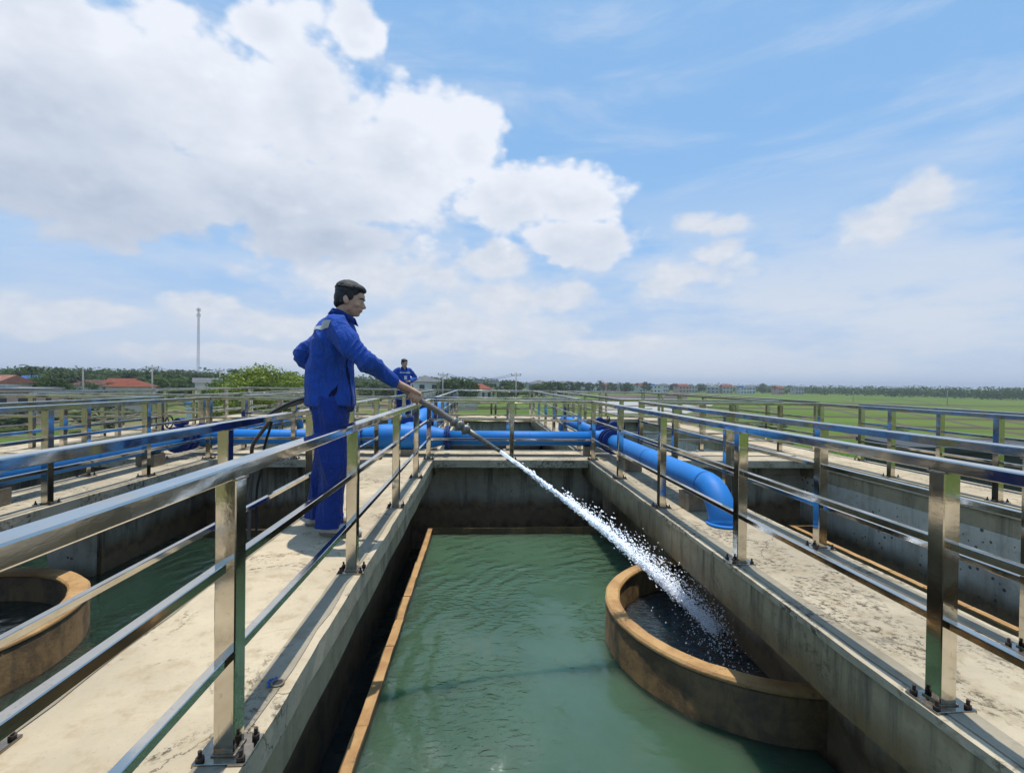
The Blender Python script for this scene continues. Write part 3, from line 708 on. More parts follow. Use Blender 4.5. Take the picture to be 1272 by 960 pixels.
# the jet: solid white cord, then breaking lumps, then drops and spray; one body of water in flight
V0 = Vector((3.06, 0.0, -2.13)); G = Vector((0, 0, -1.62))
def jet(t_): return NOZ1 + V0 * t_ + G * t_ * t_ * .5
TEND = .50
jb = bmesh.new(); jr = random.Random(3)
n = 420; pts = []; rr_ = []
for k in range(n + 1):
    f = k / n; t_ = f * .49
    jit = min(1, f * 2.2)
    pts.append(jet(t_) + Vector((jr.uniform(-1, 1), jr.uniform(-1, 1), jr.uniform(-1, 1))) * .008 * jit)
    brk = max(0, noise.noise(Vector((f * 26, 3, 1))) * 1.6) if f > .32 else 0
    rr_.append((.0125 + f * .004) * (1 + jr.uniform(-.55, .65) * jit) * max(.12, 1 - brk) * (1 if f < .8 else (1 - f) * 5 + .02))
tube(jb, pts, rr_, 9)
def blob(bm_, c, r, st=None, n_=1):
    """small irregular drop"""
    ax = [Vector((1, 0, 0)), Vector((-1, 0, 0)), Vector((0, 1, 0)), Vector((0, -1, 0)), Vector((0, 0, 1)), Vector((0, 0, -1))]
    q_ = [a * (r * jr.uniform(.6, 1.35)) for a in ax]
    if st is not None: q_ = [v + st * (v.dot(st.normalized()) / r) * .9 for v in q_]
    vs = [bm_.verts.new(c + v) for v in q_]
    for (a, b_, c_) in ((0,2,4),(2,1,4),(1,3,4),(3,0,4),(2,0,5),(1,2,5),(3,1,5),(0,3,5)):
        f = bm_.faces.new((vs[a], vs[b_], vs[c_])); f.smooth = True
V_ = lambda t_: (V0 + G * t_).normalized()
for k in range(7000):      # lumps hugging the cord
    t_ = .03 + (TEND - .03) * jr.random() ** .85; f = t_ / TEND
    sp = (.004 + .007 * f) * jr.choice((.7, 1, 1.6))
    c = jet(t_) + Vector((jr.gauss(0, sp), jr.gauss(0, sp), jr.gauss(0, sp)))
    r = jr.uniform(.0018, .0052) * (1.1 - .3 * f)
    blob(jb, c, r, V_(t_) * r * jr.uniform(.3, 1.6))
for k in range(7500):      # free drops
    t_ = .14 + (TEND - .14) * jr.random() ** .9; f = (t_ - .13) / (TEND - .13)
    sp = (.014 + .038 * min(1, f * 1.6)) * jr.choice((.6, 1, 1.7))
    c = jet(t_) + Vector((abs(jr.gauss(0, sp)) - sp * .35, jr.gauss(0, sp), abs(jr.gauss(0, sp)) - sp * .4))
    if c.z < -.79 or c.x > 1.73: continue
    blob(jb, c, .0016 + .0050 * jr.random() ** 3, V_(t_) * .004)
for k in range(1500):      # splash rising where it lands
    a = jr.uniform(0, 6.283); rr0 = abs(jr.gauss(0, .24)); hgt = abs(jr.gauss(0, .13)) * max(0, 1 - rr0 / .7)
    c = Vector((1.66 + rr0 * math.cos(a) * .8, 3.15 + rr0 * math.sin(a) * 1.5, -.79 + hgt))
    if (c.x - 1.85) ** 2 + (c.y - 3.32) ** 2 > .80 ** 2 or c.x > 1.62: continue
    blob(jb, c, .0015 + .006 * jr.random() ** 2)
bmesh.ops.recalc_face_normals(jb, faces=jb.faces)
o = obj('water_jet', jb, mat=['jet_water']); tag(o, 'white jet of water breaking into drops over the round shaft', 'water jet', kind='stuff')

# ------------------------------------------------------------------ people
def remeshed(bm, voxel, smooth=3):
    bmesh.ops.recalc_face_normals(bm, faces=bm.faces)
    me = bpy.data.meshes.new('tmp'); bm.to_mesh(me); bm.free()
    o = bpy.data.objects.new('tmp', me); COL.objects.link(o)
    md = o.modifiers.new('r', 'REMESH'); md.mode = 'VOXEL'; md.voxel_size = voxel; md.use_smooth_shade = True
    if smooth:
        ms = o.modifiers.new('s', 'SMOOTH'); ms.factor = .5; ms.iterations = smooth
    dg = bpy.context.evaluated_depsgraph_get(); dg.update()
    me2 = bpy.data.meshes.new_from_object(o.evaluated_get(dg))
    bpy.data.objects.remove(o); bpy.data.meshes.remove(me)
    return me2
def limb(bm, pts, rads, seg=14, sub=5):
    """tapered limb through the joints with rounded ends; rads = (across, along-depth)"""
    P = [Vector(p) for p in pts]; RR = [r if isinstance(r, tuple) else (r, r) for r in rads]
    sp = spline(P, sub); n = len(P) - 1; rr = []
    for i in range(len(sp)):
        f = min(i / sub, n - 1e-6); k = int(f); u = f - k; u = u * u * (3 - 2 * u)
        rr.append((RR[k][0] * (1 - u) + RR[k + 1][0] * u, RR[k][1] * (1 - u) + RR[k + 1][1] * u))
    d0 = (sp[0] - sp[1]).normalized(); d1 = (sp[-1] - sp[-2]).normalized()
    a, b_ = rr[0], rr[-1]
    head = [(sp[0] + d0 * min(a) * h, (a[0] * s_, a[1] * s_)) for h, s_ in ((.95, .25), (.70, .68), (.35, .92))]
    tail = [(sp[-1] + d1 * min(b_) * h, (b_[0] * s_, b_[1] * s_)) for h, s_ in ((.35, .92), (.70, .68), (.95, .25))]
    allp = [p for p, r in head] + sp + [p for p, r in tail]; allr = [r for p, r in head] + rr + [r for p, r in tail]
    tube(bm, allp, allr, seg)
def ellip(bm, c, r, rot=None, seg=20):
    mt = Matrix.Translation(c) @ (rot.to_4x4() if rot else Matrix.Identity(4)) @ Matrix.Diagonal((*r, 1))
    bmesh.ops.create_uvsphere(bm, u_segments=seg, v_segments=seg // 2 + 2, radius=1, matrix=mt)
def stack(bm, secs, seg=28):
    """lofted trunk: sections (z, centre_x, centre_y, half_depth_x, half_width_y, squareness)"""
    rings = []
    for (z, cx, cy, a, b_, e) in secs:
        rg = []
        for k in range(seg):
            t_ = 2 * math.pi * k / seg; c_, s_ = math.cos(t_), math.sin(t_)
            rg.append(bm.verts.new((cx + a * math.copysign(abs(c_) ** e, c_), cy + b_ * math.copysign(abs(s_) ** e, s_), z)))
        rings.append(rg)
    for i in range(len(rings) - 1):
        for k in range(seg): bm.faces.new((rings[i][k], rings[i][(k + 1) % seg], rings[i + 1][(k + 1) % seg], rings[i + 1][k]))
    bm.faces.new(rings[0][::-1]); bm.faces.new(rings[-1])
def wrinkle(me, fn):
    me.update(); 
    nrm = [v.normal.copy() for v in me.vertices]
    for v, n_ in zip(me.vertices, nrm): v.co += n_ * fn(v.co, n_)
    for p in me.polygons: p.use_smooth = True
    me.update()
def grip(bm, c, a, wrist, rad, back, side=1):
    """hand closed round a hose: axis a, from the wrist; back = direction of the back of the hand"""
    a = a.normalized(); back = (back - a * back.dot(a)).normalized(); s_ = a.cross(back).normalized() * side
    Rf = rad + .009
    # palm lies over the hose, knuckles on the far side (s_)
    pc = c + back * (rad + .013)
    limb(bm, [wrist, wrist * .45 + (pc - a * .035) * .55, pc - a * .012, pc + a * .018], [(.026, .022), (.030, .020), (.041, .017), (.036, .015)], 12, 3)
    for k in range(4):
        o_ = a * (-.034 + .0225 * k); ln = (.90, 1.0, .97, .78)[3 - k] if side > 0 else (.78, .97, 1.0, .9)[3 - k]
        pts = []
        for j, an in enumerate((20, -10, -55, -110, -165)):
            th = R(90 + (an - 20) * ln)            # from over the back round the far side and under
            ang = R(60) + (R(60) - th)
            pts.append(c + o_ + (s_ * math.cos(R(75 - j * 52 * ln)) + back * math.sin(R(75 - j * 52 * ln))) * (Rf + (.006 if j == 0 else (.004 if j == 1 else 0))))
        limb(bm, pts, [.0098, .0098, .0088, .0080, .0070], 8, 3)
    # thumb leaves the palm's side near its base and closes along the near side
    tb = pc - a * .030 - s_ * .022
    limb(bm, [tb, c - a * .012 - s_ * (Rf + .008) + back * .012, c + a * .022 - s_ * (Rf + .004) - back * .004, c + a * .044 - s_ * (Rf * .86) - back * .012], [.0125, .0115, .0100, .0080], 8, 3)
def open_hand(bm, wrist, d, palm_n, spread):
    d = d.normalized(); palm_n = (palm_n - d * palm_n.dot(d)).normalized(); s_ = d.cross(palm_n).normalized()
    limb(bm, [wrist, wrist + d * .045, wrist + d * .085], [(.027, .018), (.040, .015), (.038, .013)], 12, 3)
    for k in range(4):
        b0 = wrist + d * .085 + s_ * (-.028 + .019 * k); ln = (.062, .074, .070, .055)[k]
        dd = (d + s_ * (k - 1.5) * .10).normalized()
        limb(bm, [b0, b0 + dd * ln * .5 + palm_n * .010, b0 + dd * ln * .85 + palm_n * .030], [.0092, .0085, .0070], 8, 3)
    b0 = wrist + d * .030 - s_ * .030
    limb(bm, [b0, b0 + d * .03 - s_ * .022, b0 + d * .058 - s_ * .030 + palm_n * .008], [.0125, .0105, .0080], 8, 3)
def head_shape(bm, c, rot):
    """c = centre of the skull; local x forward, y to the person's left, z up"""
    def E(p, r, tilt=0.0): ellip(bm, c + rot @ Vector(p), r, rot @ Matrix.Rotation(tilt, 3, 'Y'))
    E((-.012, 0, .030), (.094, .074, .086)); E((.020, 0, .000), (.076, .066, .085))
    E((.030, 0, -.050), (.058, .052, .058)); E((.058, 0, -.083), (.026, .026, .020))          # jaw, chin
    E((.066, 0, .034), (.030, .056, .040)); E((.080, 0, .020), (.014, .046, .010))              # brow
    for s_ in (-1, 1):
        E((.058, s_ * .038, -.022), (.024, .022, .022)); E((.0, s_ * .050, -.045), (.036, .012, .038), .5)
        E((-.006, s_ * .076, -.008), (.018, .007, .030), -.25); E((-.012, s_ * .081, -.004), (.016, .005, .025), -.25)   # ears
        E((.096, s_ * .010, -.032), (.010, .009, .008))
        E((.074, s_ * .031, .005), (.012, .016, .010))
    limb(bm, [c + rot @ Vector((.082, 0, .012)), c + rot @ Vector((.095, 0, -.010)), c + rot @ Vector((.105, 0, -.028))], [.007, .010, .0125], 10, 3)
    E((.082, 0, -.052), (.014, .024, .008)); E((.079, 0, -.064), (.014, .020, .008)); E((.070, 0, -.052), (.018, .034, .024))
def head_extras(par, c, rot, inv):
    def E(name, p, r, mat, tilt=0.0):
        b_ = bmesh.new(); ellip(b_, inv @ (c + rot @ Vector(p)), r, inv.to_3x3() @ rot @ Matrix.Rotation(tilt, 3, 'Y'), 14)
        for f in b_.faces: f.smooth = True
        return obj(name, b_, par, [mat])
    for s_ in (-1, 1):
        e = E('eye', (.080, s_ * .031, .004), (.0095, .0125, .0058), 'eye_white')
        b_ = bmesh.new(); ellip(b_, inv @ (c + rot @ Vector((.0868, s_ * .032, .0035))), (.0035, .0050, .0050), inv.to_3x3() @ rot, 10); obj('iris', b_, e, ['eye_dark'])
        b_ = bmesh.new(); limb(b_, [inv @ (c + rot @ Vector(v)) for v in ((.094, s_ * .014, .021), (.092, s_ * .032, .027), (.080, s_ * .050, .021))], [(.004, .0035), (.0045, .004), (.003, .003)], 6, 3); obj('eyebrow', b_, par, ['hair'])
    b_ = bmesh.new(); limb(b_, [inv @ (c + rot @ Vector(v)) for v in ((.083, -.021, -.057), (.0945, 0, -.0565), (.083, .021, -.057))], [(.003, .0035), (.004, .0045), (.003, .0035)], 6, 3); obj('mouth', b_, par, ['lips'])
def hair_mesh(c, rot, seed=1, vox=.004):
    b_ = bmesh.new(); hr = random.Random(seed)
    def E(p, r, tilt=0.0): ellip(b_, c + rot @ Vector(p), r, rot @ Matrix.Rotation(tilt, 3, 'Y'))
    E((-.018, 0, .056), (.096, .082, .076)); E((-.042, 0, .015), (.070, .080, .080)); E((-.066, 0, -.030), (.040, .060, .040)); E((.045, 0, .094), (.055, .060, .030), .25)
    for s_ in (-1, 1): E((.012, s_ * .070, .030), (.026, .012, .034)); E((-.030, s_ * .072, -.010), (.022, .010, .030))
    for k in range(430):    # locks combed forward and sideways
        a = hr.uniform(0, 6.283); t_ = hr.uniform(.0, 1.25)
        n_ = Vector((math.cos(a) * math.sin(t_), math.sin(a) * math.sin(t_), math.cos(t_)))
        if n_.x > .78 and n_.z < .55: continue
        p = Vector((-.018 + n_.x * .097, n_.y * .083, .055 + n_.z * .078)); dirv = Vector((.9, hr.uniform(-.5, .5) + n_.y * .6, hr.uniform(-.35, .25)))
        dirv = (dirv - n_ * dirv.dot(n_)).normalized()
        l_ = hr.uniform(.014, .034)
        limb(b_, [c + rot @ (p - dirv * l_ * .6), c + rot @ (p + n_ * .005), c + rot @ (p + dirv * l_ + n_ * .003)], [.0032, .0046, .0018], 6, 2)
    return remeshed(b_, vox, 1)

def person(label, origin, facing, J, vox=1.0, near=True, grips=None, seed=0):
    """J: joints in world coordinates. origin: ground point."""
    O = Vector(origin); th = thing('person', label, 'person', O)
    inv = Matrix.Translation(-O)
    L_ = lambda v: Vector(v) - O
    rz = Matrix.Rotation(facing, 3, 'Z')
    W = lambda x, y, z: O + rz @ Vector((x, y, z))          # local x forward, y left
    J = {k: W(*v) if len(v) == 3 else Vector(v[:3]) for k, v in J.items()}
    hrot = rz @ Matrix.Rotation(J_h[label][0], 3, 'Z') @ Matrix.Rotation(J_h[label][1], 3, 'Y') * 1.0
    hrot = hrot * .95
    # body: one skin surface
    b_ = bmesh.new()
    head_shape(b_, J['head'], hrot)
    limb(b_, [J['neck'] - Vector((0, 0, .06)), J['neck'], J['head'] + hrot @ Vector((-.015, 0, -.05))], [.060, .056, .054], 16, 4)
    limb(b_, [J['pelvis'], J['waist'], J['chest'], J['neck'] - Vector((0, 0, .07))], [(.09, .12), (.085, .11), (.09, .125), (.055, .07)], 18, 4)
    for s_ in 'rl':
        limb(b_, [J['neck'] - Vector((0, 0, .12)), J['sh_' + s_] * .85 + J['neck'] * .15 - Vector((0, 0, .035))], [.045, .038], 12, 3)
        limb(b_, [J['sh_' + s_] - Vector((0, 0, .03)), J['el_' + s_], J['wr_' + s_]], [.042, .036, .026], 12, 6)
        limb(b_, [J['hip_' + s_], J['kn_' + s_], J['an_' + s_]], [.080, .052, .036], 14, 6)
    for fn in (grips or []): fn(b_, J)
    me = remeshed(b_, .0042 * vox, 2); me.transform(inv)
    body = obj('body', me, th, ['skin'])
    if near: head_extras(th, J['head'], hrot, inv)
    hm = hair_mesh(J['head'], hrot, seed, .0031 * vox); hm.transform(inv); wrinkle(hm, lambda c, n_: 0); obj('hair', hm, th, ['hair'])
    # jacket
    b_ = bmesh.new(); cut = []
    cc = lambda k: rz.inverted() @ (J[k] - O)
    pe, wa, ch, ne = cc('pelvis'), cc('waist'), cc('chest'), cc('neck')
    hem = J_h[label][2]
    secs = [(hem, pe.x - .0, pe.y, .152, .185, .82), (hem + .05, pe.x - .0, pe.y, .152, .188, .82), (wa.z - .03, wa.x - .005, wa.y, .138, .182, .85), (wa.z + .07, wa.x - .005, wa.y, .132, .182, .85),
            (ch.z - .04, ch.x - .005, ch.y, .134, .190, .85), (ch.z + .05, ch.x - .003, ch.y, .132, .195, .85), (ne.z - .105, ne.x - .035, ne.y, .122, .190, .9), (ne.z - .055, ne.x - .03, ne.y, .100, .150, .95),
            (ne.z - .02, ne.x - .018, ne.y, .078, .092, 1), (ne.z + .0, ne.x - .010, ne.y, .070, .074, 1)]
    t2 = bmesh.new(); stack(t2, secs, 32); t2.transform(Matrix.Translation(O) @ rz.to_4x4())
    tm = bpy.data.meshes.new('t'); t2.to_mesh(tm); t2.free(); b_.from_mesh(tm); bpy.data.meshes.remove(tm)
    for s_ in 'rl':
        A, B, C_ = J['sh_' + s_], J['el_' + s_], J['wr_' + s_]
        cuff = B + (C_ - B) * (.86 if near else .92)
        limb(b_, [A * .8 + (J['neck'] - Vector((0, 0, .10))) * .2, A * .62 + B * .38, B, B * .45 + cuff * .55, cuff], [(.080, .088), (.068, .076), (.060, .064), (.054, .058), (.048, .052)], 18, 6)
    me = remeshed(b_, .0065 * vox, 4)
    sd = Vector((seed * 3.1, 1.7, 0))
    els = [(J['el_r'], J['sh_r'], J['wr_r']), (J['el_l'], J['sh_l'], J['wr_l'])]
    def folds(c, n_):
        q = c - O
        big = noise.noise(Vector((q.x * 5, q.y * 5, q.z * 3.2)) + sd) * .013
        drape = (1 - abs(noise.noise(Vector((q.x * 9 + q.z * 3, q.y * 9 - q.z * 2, q.z * 3.4)) + sd))) ** 3 * .017 - .008
        r_ = 0
        for (e_, a_, w_) in els:
            ax_ = (w_ - a_).normalized(); d_ = (c - e_).length
            if d_ < .22:
                u_ = (c - e_).dot(ax_)
                r_ += (1 - abs(noise.noise(Vector((u_ * 24, q.y * 6 + q.z * 5, seed))))) ** 4 * .010 * (1 - d_ / .22)
        hemd = .010 * math.sin((q.x * 22 + q.y * 17)) * max(0, 1 - (q.z - hem) / .14) if q.z < hem + .14 else 0
        return big + drape + r_ + hemd * .5
    wrinkle(me, folds); me.transform(inv)
    jk = obj('jacket', me, th, ['jacket_blue'])
    # collar: standing band with two turned-down points
    b_ = bmesh.new(); n = 40; nz_ = Vector((0, 0, 1)); cb_ = J['neck'] + Vector((0, 0, -.012))
    tilt = rz @ Matrix.Rotation(R(16), 3, 'Y')
    rows = []
    for k in range(n + 1):
        a = R(28) + (math.pi * 2 - R(56)) * k / n
        d_ = Vector((math.cos(a) * .078, math.sin(a) * .076, 0)); fr_ = max(0, math.cos(a))
        col_p = [d_ * 1.00 + Vector((0, 0, -.012)), d_ * .92 + Vector((0, 0, .040 - .02 * fr_)), d_ * 1.00 + Vector((.004 * fr_, 0, .044 - .02 * fr_)), d_ * 1.20 + Vector((.03 * fr_, 0, -.002 - .022 * fr_))]
        rows.append([b_.verts.new(cb_ + tilt @ v - O) for v in col_p])
    for k in range(n):
        for e_ in range(3):
            f = b_.faces.new((rows[k][e_], rows[k + 1][e_], rows[k + 1][e_ + 1], rows[k][e_ + 1])); f.smooth = True
    ret = bmesh.ops.solidify(b_, geom=b_.faces[:], thickness=.003); bmesh.ops.recalc_face_normals(b_, faces=b_.faces)
    obj('collar', b_, jk, ['jacket_blue'])
    # trousers
    b_ = bmesh.new()
    t2 = bmesh.new(); stack(t2, [(pe.z - .10, pe.x, pe.y, .125, .165, .9), (pe.z - .02, pe.x - .005, pe.y, .140, .172, .9), (pe.z + .10, pe.x, pe.y, .118, .155, .9)], 28); t2.transform(Matrix.Translation(O) @ rz.to_4x4())
    tm = bpy.data.meshes.new('t'); t2.to_mesh(tm); t2.free(); b_.from_mesh(tm); bpy.data.meshes.remove(tm)
    for s_ in 'rl':
        A, B, C_ = J['hip_' + s_], J['kn_' + s_], J['an_' + s_]
        limb(b_, [A, A * .5 + B * .5, B, B * .45 + C_ * .55, C_ + Vector((0, 0, -.03))], [(.104, .112), (.098, .106), (.086, .096), (.076, .088), (.076, .092)], 20, 6)
    me = remeshed(b_, .0075 * vox, 4)
    def tf(c, n_):
        q = c - O
        v1 = (1 - abs(noise.noise(Vector((q.x * 10 + q.z * 1.5, q.y * 10, q.z * 2.2)) + sd))) ** 3 * .022 - .010 + noise.noise(Vector((q.x * 4, q.y * 4, q.z * 3)) + sd) * .010
        kn = (1 - abs(noise.noise(Vector((q.x * 4, q.y * 4, q.z * 22)) + sd))) ** 4 * .008 * max(0, 1 - abs(q.z - .45) / .13)
        lo = (1 - abs(noise.noise(Vector((q.x * 5, q.y * 5, q.z * 19)) + sd))) ** 3 * .016 * max(0, 1 - q.z / .26)
        return v1 + kn + lo
    wrinkle(me, tf)
    for v in me.vertices:
        if v.co.z - O.z < .066: v.co.z = O.z + .066 - (.004 if v.co.z < O.z + .05 else 0)
    me.transform(inv); obj('trousers', me, th, ['trouser_blue'])
    for s_ in 'rl':
        A = J['an_' + s_]; f = rz @ Matrix.Rotation(R(-14 if s_ == 'r' else 16), 3, 'Z') @ Vector((1, 0, 0)); g = Vector((A.x, A.y, O.z))
        b_ = bmesh.new()
        limb(b_, [g - f * .045 + Vector((0, 0, .048)), g + f * .03 + Vector((0, 0, .050)), g + f * .10 + Vector((0, 0, .040)), g + f * .190 + Vector((0, 0, .032))], [(.036, .040), (.042, .046), (.046, .034), (.036, .024)], 16, 4)
        for v in b_.verts: v.co.z = max(v.co.z, O.z + .012)
        b_.transform(inv); sh = obj('shoe', b_, th, ['shoe_white'])
        b_ = bmesh.new(); pr = []
        for k in range(28):
            a = 2 * math.pi * k / 28; xx = .068 + .143 * math.cos(a); yy = (.043 + .008 * math.cos(a)) * math.sin(a)
            p_ = g + f * xx + Vector((-f.y, f.x, 0)) * yy; pr.append((b_.verts.new(p_ + Vector((0, 0, .002)) - O), b_.verts.new(p_ + Vector((0, 0, .022)) - O)))
        for k in range(28): q1, q2 = pr[k], pr[(k + 1) % 28]; b_.faces.new((q1[0], q2[0], q2[1], q1[1]))
        b_.faces.new([p_[0] for p_ in pr][::-1]); b_.faces.new([p_[1] for p_ in pr]); obj('sole', b_, sh, ['shoe_sole'])
    return th, J, jk, rz, O

J_h = {}
LB1 = 'man in a blue work uniform aiming the hose, standing on the walkway'
LB2 = 'man in blue uniform with hand at his waist, standing on the far walkway'
J_h[LB1] = (R(-3), R(10), .835)
J_h[LB2] = (R(25), R(6), .80)
F1 = R(4)
O1 = Vector((-1.03, 3.28, 0))
J1 = dict(pelvis=(-.005, 0, .90), waist=(-.015, 0, 1.03), chest=(.0, 0, 1.21), neck=(.055, 0, 1.425), head=(.104, 0, 1.530),
          sh_r=(.035, -.185, 1.345), sh_l=(-.015, .175, 1.345), hip_r=(-.005, -.085, .86), hip_l=(-.005, .085, .86), kn_r=(.035, -.10, .48), kn_l=(-.055, .11, .48),
          an_r=(.015, -.105, .085), an_l=(-.125, .13, .085), el_r=(-.765, 3.035, 1.125, 0), wr_r=(-.585, 3.165, .985, 0), el_l=(-1.30, 3.50, 1.175, 0), wr_l=(-1.15, 3.545, 1.005, 0))
hose_dir = (NOZ0 - HAND).normalized()
def gr_r(b_, J): grip(b_, HAND + hose_dir * .02, hose_dir, J['wr_r'], .021, Vector((.2, -.35, 1)), 1)
def gr_l(b_, J): grip(b_, Vector((-1.19, 3.592, .930)), Vector((.8, -.5, .12)), J['wr_l'], .021, Vector((.0, .3, 1)), 1)
th1, JJ, jk1, rz1, _ = person(LB1, O1, F1, J1, 1.0, True, [gr_r, gr_l], 2)

# reflective tape on the shoulders and the unbuttoned front edge, laid on the jacket surface
from mathutils.bvhtree import BVHTree
def decal(jk, O, name, quad_pts, mat, nx=8, ny=4, off=.003, direction=None, parent=None):
    """drape a small strip over the garment: corner points in world space, projected along direction"""
    me = jk.data; bv = BVHTree.FromPolygons([v.co for v in me.vertices], [p.vertices[:] for p in me.polygons])
    A, B, C_, D_ = [Vector(p) - O for p in quad_pts]; b_ = bmesh.new(); g_ = []
    for i in range(nx + 1):
        row = []
        for j in range(ny + 1):
            u, v = i / nx, j / ny; p = (A * (1 - u) + B * u) * (1 - v) + (D_ * (1 - u) + C_ * u) * v
            if direction is not None: hit = bv.ray_cast(p - direction * .3, direction)
            else: hit = bv.find_nearest(p)
            loc = (hit[0] + hit[1] * off) if hit[0] is not None else p
            row.append(b_.verts.new(loc))
        g_.append(row)
    for i in range(nx):
        for j in range(ny): f = b_.faces.new((g_[i][j], g_[i + 1][j], g_[i + 1][j + 1], g_[i][j + 1])); f.smooth = True
    return obj(name, b_, parent or jk, [mat])
decal(jk1, O1, 'shoulder_tape', [(-1.105, 3.08, 1.42), (-.975, 3.06, 1.355), (-.99, 3.06, 1.315), (-1.12, 3.08, 1.375)], 'reflective_tape', 14, 5, .004, Vector((-.1, .8, -.6)).normalized())
decal(jk1, O1, 'shoulder_tape', [(-1.12, 3.50, 1.40), (-.99, 3.50, 1.40), (-.99, 3.46, 1.42), (-1.12, 3.46, 1.42)], 'reflective_tape', 14, 5, .004, Vector((0, 0, -1)))
p = [O1 + rz1 @ Vector(v) for v in ((.145, -.10, .80), (.150, -.10, 1.16), (.150, -.085, 1.16), (.145, -.085, .80))]
decal(jk1, O1, 'front_placket', p, 'navy_lining', 12, 2)
p = [O1 + rz1 @ Vector(v) for v in ((.02, -.20, .90), (.08, -.20, .99), (.10, -.20, .975), (.04, -.20, .885))]
decal(jk1, O1, 'pocket_seam', p, 'navy_lining', 6, 1, .002)

F2 = R(-62); O2 = Vector((-2.24, 13.80, .0))
J2 = dict(pelvis=(0, 0, .88), waist=(0, 0, 1.01), chest=(.01, 0, 1.18), neck=(.03, 0, 1.375), head=(.06, 0, 1.495),
          sh_r=(.0, -.175, 1.31), sh_l=(.0, .175, 1.31), hip_r=(0, -.085, .84), hip_l=(0, .085, .84), kn_r=(.02, -.12, .46), kn_l=(.02, .12, .46),
          an_r=(-.01, -.13, .085), an_l=(.0, .14, .085), el_r=(-.03, -.33, 1.10), wr_r=(.12, -.20, .97), el_l=(-.05, .36, 1.09), wr_l=(.13, .15, .985))
def oh_r(b_, J): open_hand(b_, J['wr_r'], rz2 @ Vector((.2, .7, -.5)), rz2 @ Vector((-1, 0, 0)), 1)
def oh_l(b_, J): open_hand(b_, J['wr_l'], rz2 @ Vector((.12, -.95, .05)), rz2 @ Vector((-1, 0, 0)), 1)
rz2 = Matrix.Rotation(F2, 3, 'Z')
th2, JJ2, jk2, _, _ = person(LB2, O2, F2, J2, 2.2, False, [oh_r, oh_l], 5)
p = [O2 + rz2 @ Vector(v) for v in ((.2, -.14, 1.22), (.2, .14, 1.22), (.2, .14, 1.245), (.2, -.14, 1.245))]
decal(jk2, O2, 'chest_tape', p, 'reflective_tape', 14, 2, .006, rz2 @ Vector((-1, 0, 0)))
p = [O2 + rz2 @ Vector(v) for v in ((.2, -.03, 1.04), (.2, .05, 1.04), (.2, .05, 1.15), (.2, -.03, 1.15))]
decal(jk2, O2, 'name_card', p, 'pale_print', 6, 6, .008, rz2 @ Vector((-1, 0, 0)))

# ------------------------------------------------------------------ surroundings
b = bmesh.new(); v = [b.verts.new(p) for p in ((-6000, -6000, GZ), (6000, -6000, GZ), (6000, 6000, GZ), (-6000, 6000, GZ))]; b.faces.new(v)
tag(obj('ground', b, mat=['field']), kind='structure')
b = bmesh.new(); v = [b.verts.new((x, y, GZ + .03)) for x, y in ((24, 102), (42, 100), (62, 130), (106, 205), (56, 216))]; b.faces.new(v)
tag(obj('yard', b, mat=['yard_concrete']), kind='structure')
b = bmesh.new(); v = [b.verts.new((x, y, GZ + .02)) for x, y in ((-60, 36), (-8, 30), (-8, 33.5), (-60, 40))]; b.faces.new(v)
tag(obj('dirt_path', b, mat=['yard_concrete']), kind='structure')

# paddy bunds: low earth banks between the plots, the nearer ones really built
def bund(x0, y0, x1, y1, w_=.5, h_=.25):
    bb = bmesh.new(); A, B = Vector((x0, y0, GZ)), Vector((x1, y1, GZ)); n = 24; s_ = Vector((-(B - A).y, (B - A).x, 0)).normalized(); pr = []
    for k in range(n + 1):
        p = A.lerp(B, k / n) + s_ * noise.noise(Vector((k * .4, x0, y0))) * 1.2; hh = h_ * (1 + .4 * noise.noise(Vector((k * .7, x1, 3))))
        pr.append([bb.verts.new(p + s_ * w_), bb.verts.new(p + s_ * w_ * .4 + Vector((0, 0, hh))), bb.verts.new(p - s_ * w_ * .4 + Vector((0, 0, hh))), bb.verts.new(p - s_ * w_)])
    for k in range(n):
        for e_ in range(3): bb.faces.new((pr[k][e_], pr[k + 1][e_], pr[k + 1][e_ + 1], pr[k][e_ + 1]))
    bmesh.ops.recalc_face_normals(bb, faces=bb.faces)
    tag(obj('field_bund', bb, mat=['bark']), kind='structure')
for y in (36, 48, 61, 80, 104, 140, 190): bund(12 + y * .1, y, 12 + y * 2.6, y * .62 + 8)
for k in range(6): bund(22 + k * 16, 26 + k * 9, 60 + k * 34, 140 + k * 22, .4, .2)

# grass and weeds in clumps beside the tanks
gr = random.Random(11); b = bmesh.new()
def tuft(bm_, x, y, h, n_, spread):
    for _ in range(n_):
        a = gr.uniform(0, 6.28); px, py = x + gr.gauss(0, spread), y + gr.gauss(0, spread); w_ = gr.uniform(.012, .03); l = h * gr.uniform(.5, 1.2)
        tx, ty = math.cos(a), math.sin(a); ln = gr.uniform(.1, .5) * l
        v1 = bm_.verts.new((px - ty * w_, py + tx * w_, GZ)); v2 = bm_.verts.new((px + ty * w_, py - tx * w_, GZ)); v3 = bm_.verts.new((px + tx * ln, py + ty * ln, GZ + l))
        bm_.faces.new((v1, v2, v3))
for k in range(7000):
    x = 5.6 + abs(gr.gauss(0, 16)); y = gr.uniform(2, 60)
    if noise.noise(Vector((x * .15, y * .15, 2))) > -.1: tuft(b, x, y, gr.uniform(.15, .45), 5, .25)
for k in range(2600):
    x = -7.8 - abs(gr.gauss(0, 14)); y = gr.uniform(4, 60)
    if noise.noise(Vector((x * .15, y * .15, 7))) > .1: tuft(b, x, y, gr.uniform(.15, .5), 5, .25)
for k in range(2600):
    tuft(b, gr.uniform(-7, 8), 15 + abs(gr.gauss(0, 22)), gr.uniform(.1, .35), 5, .3)
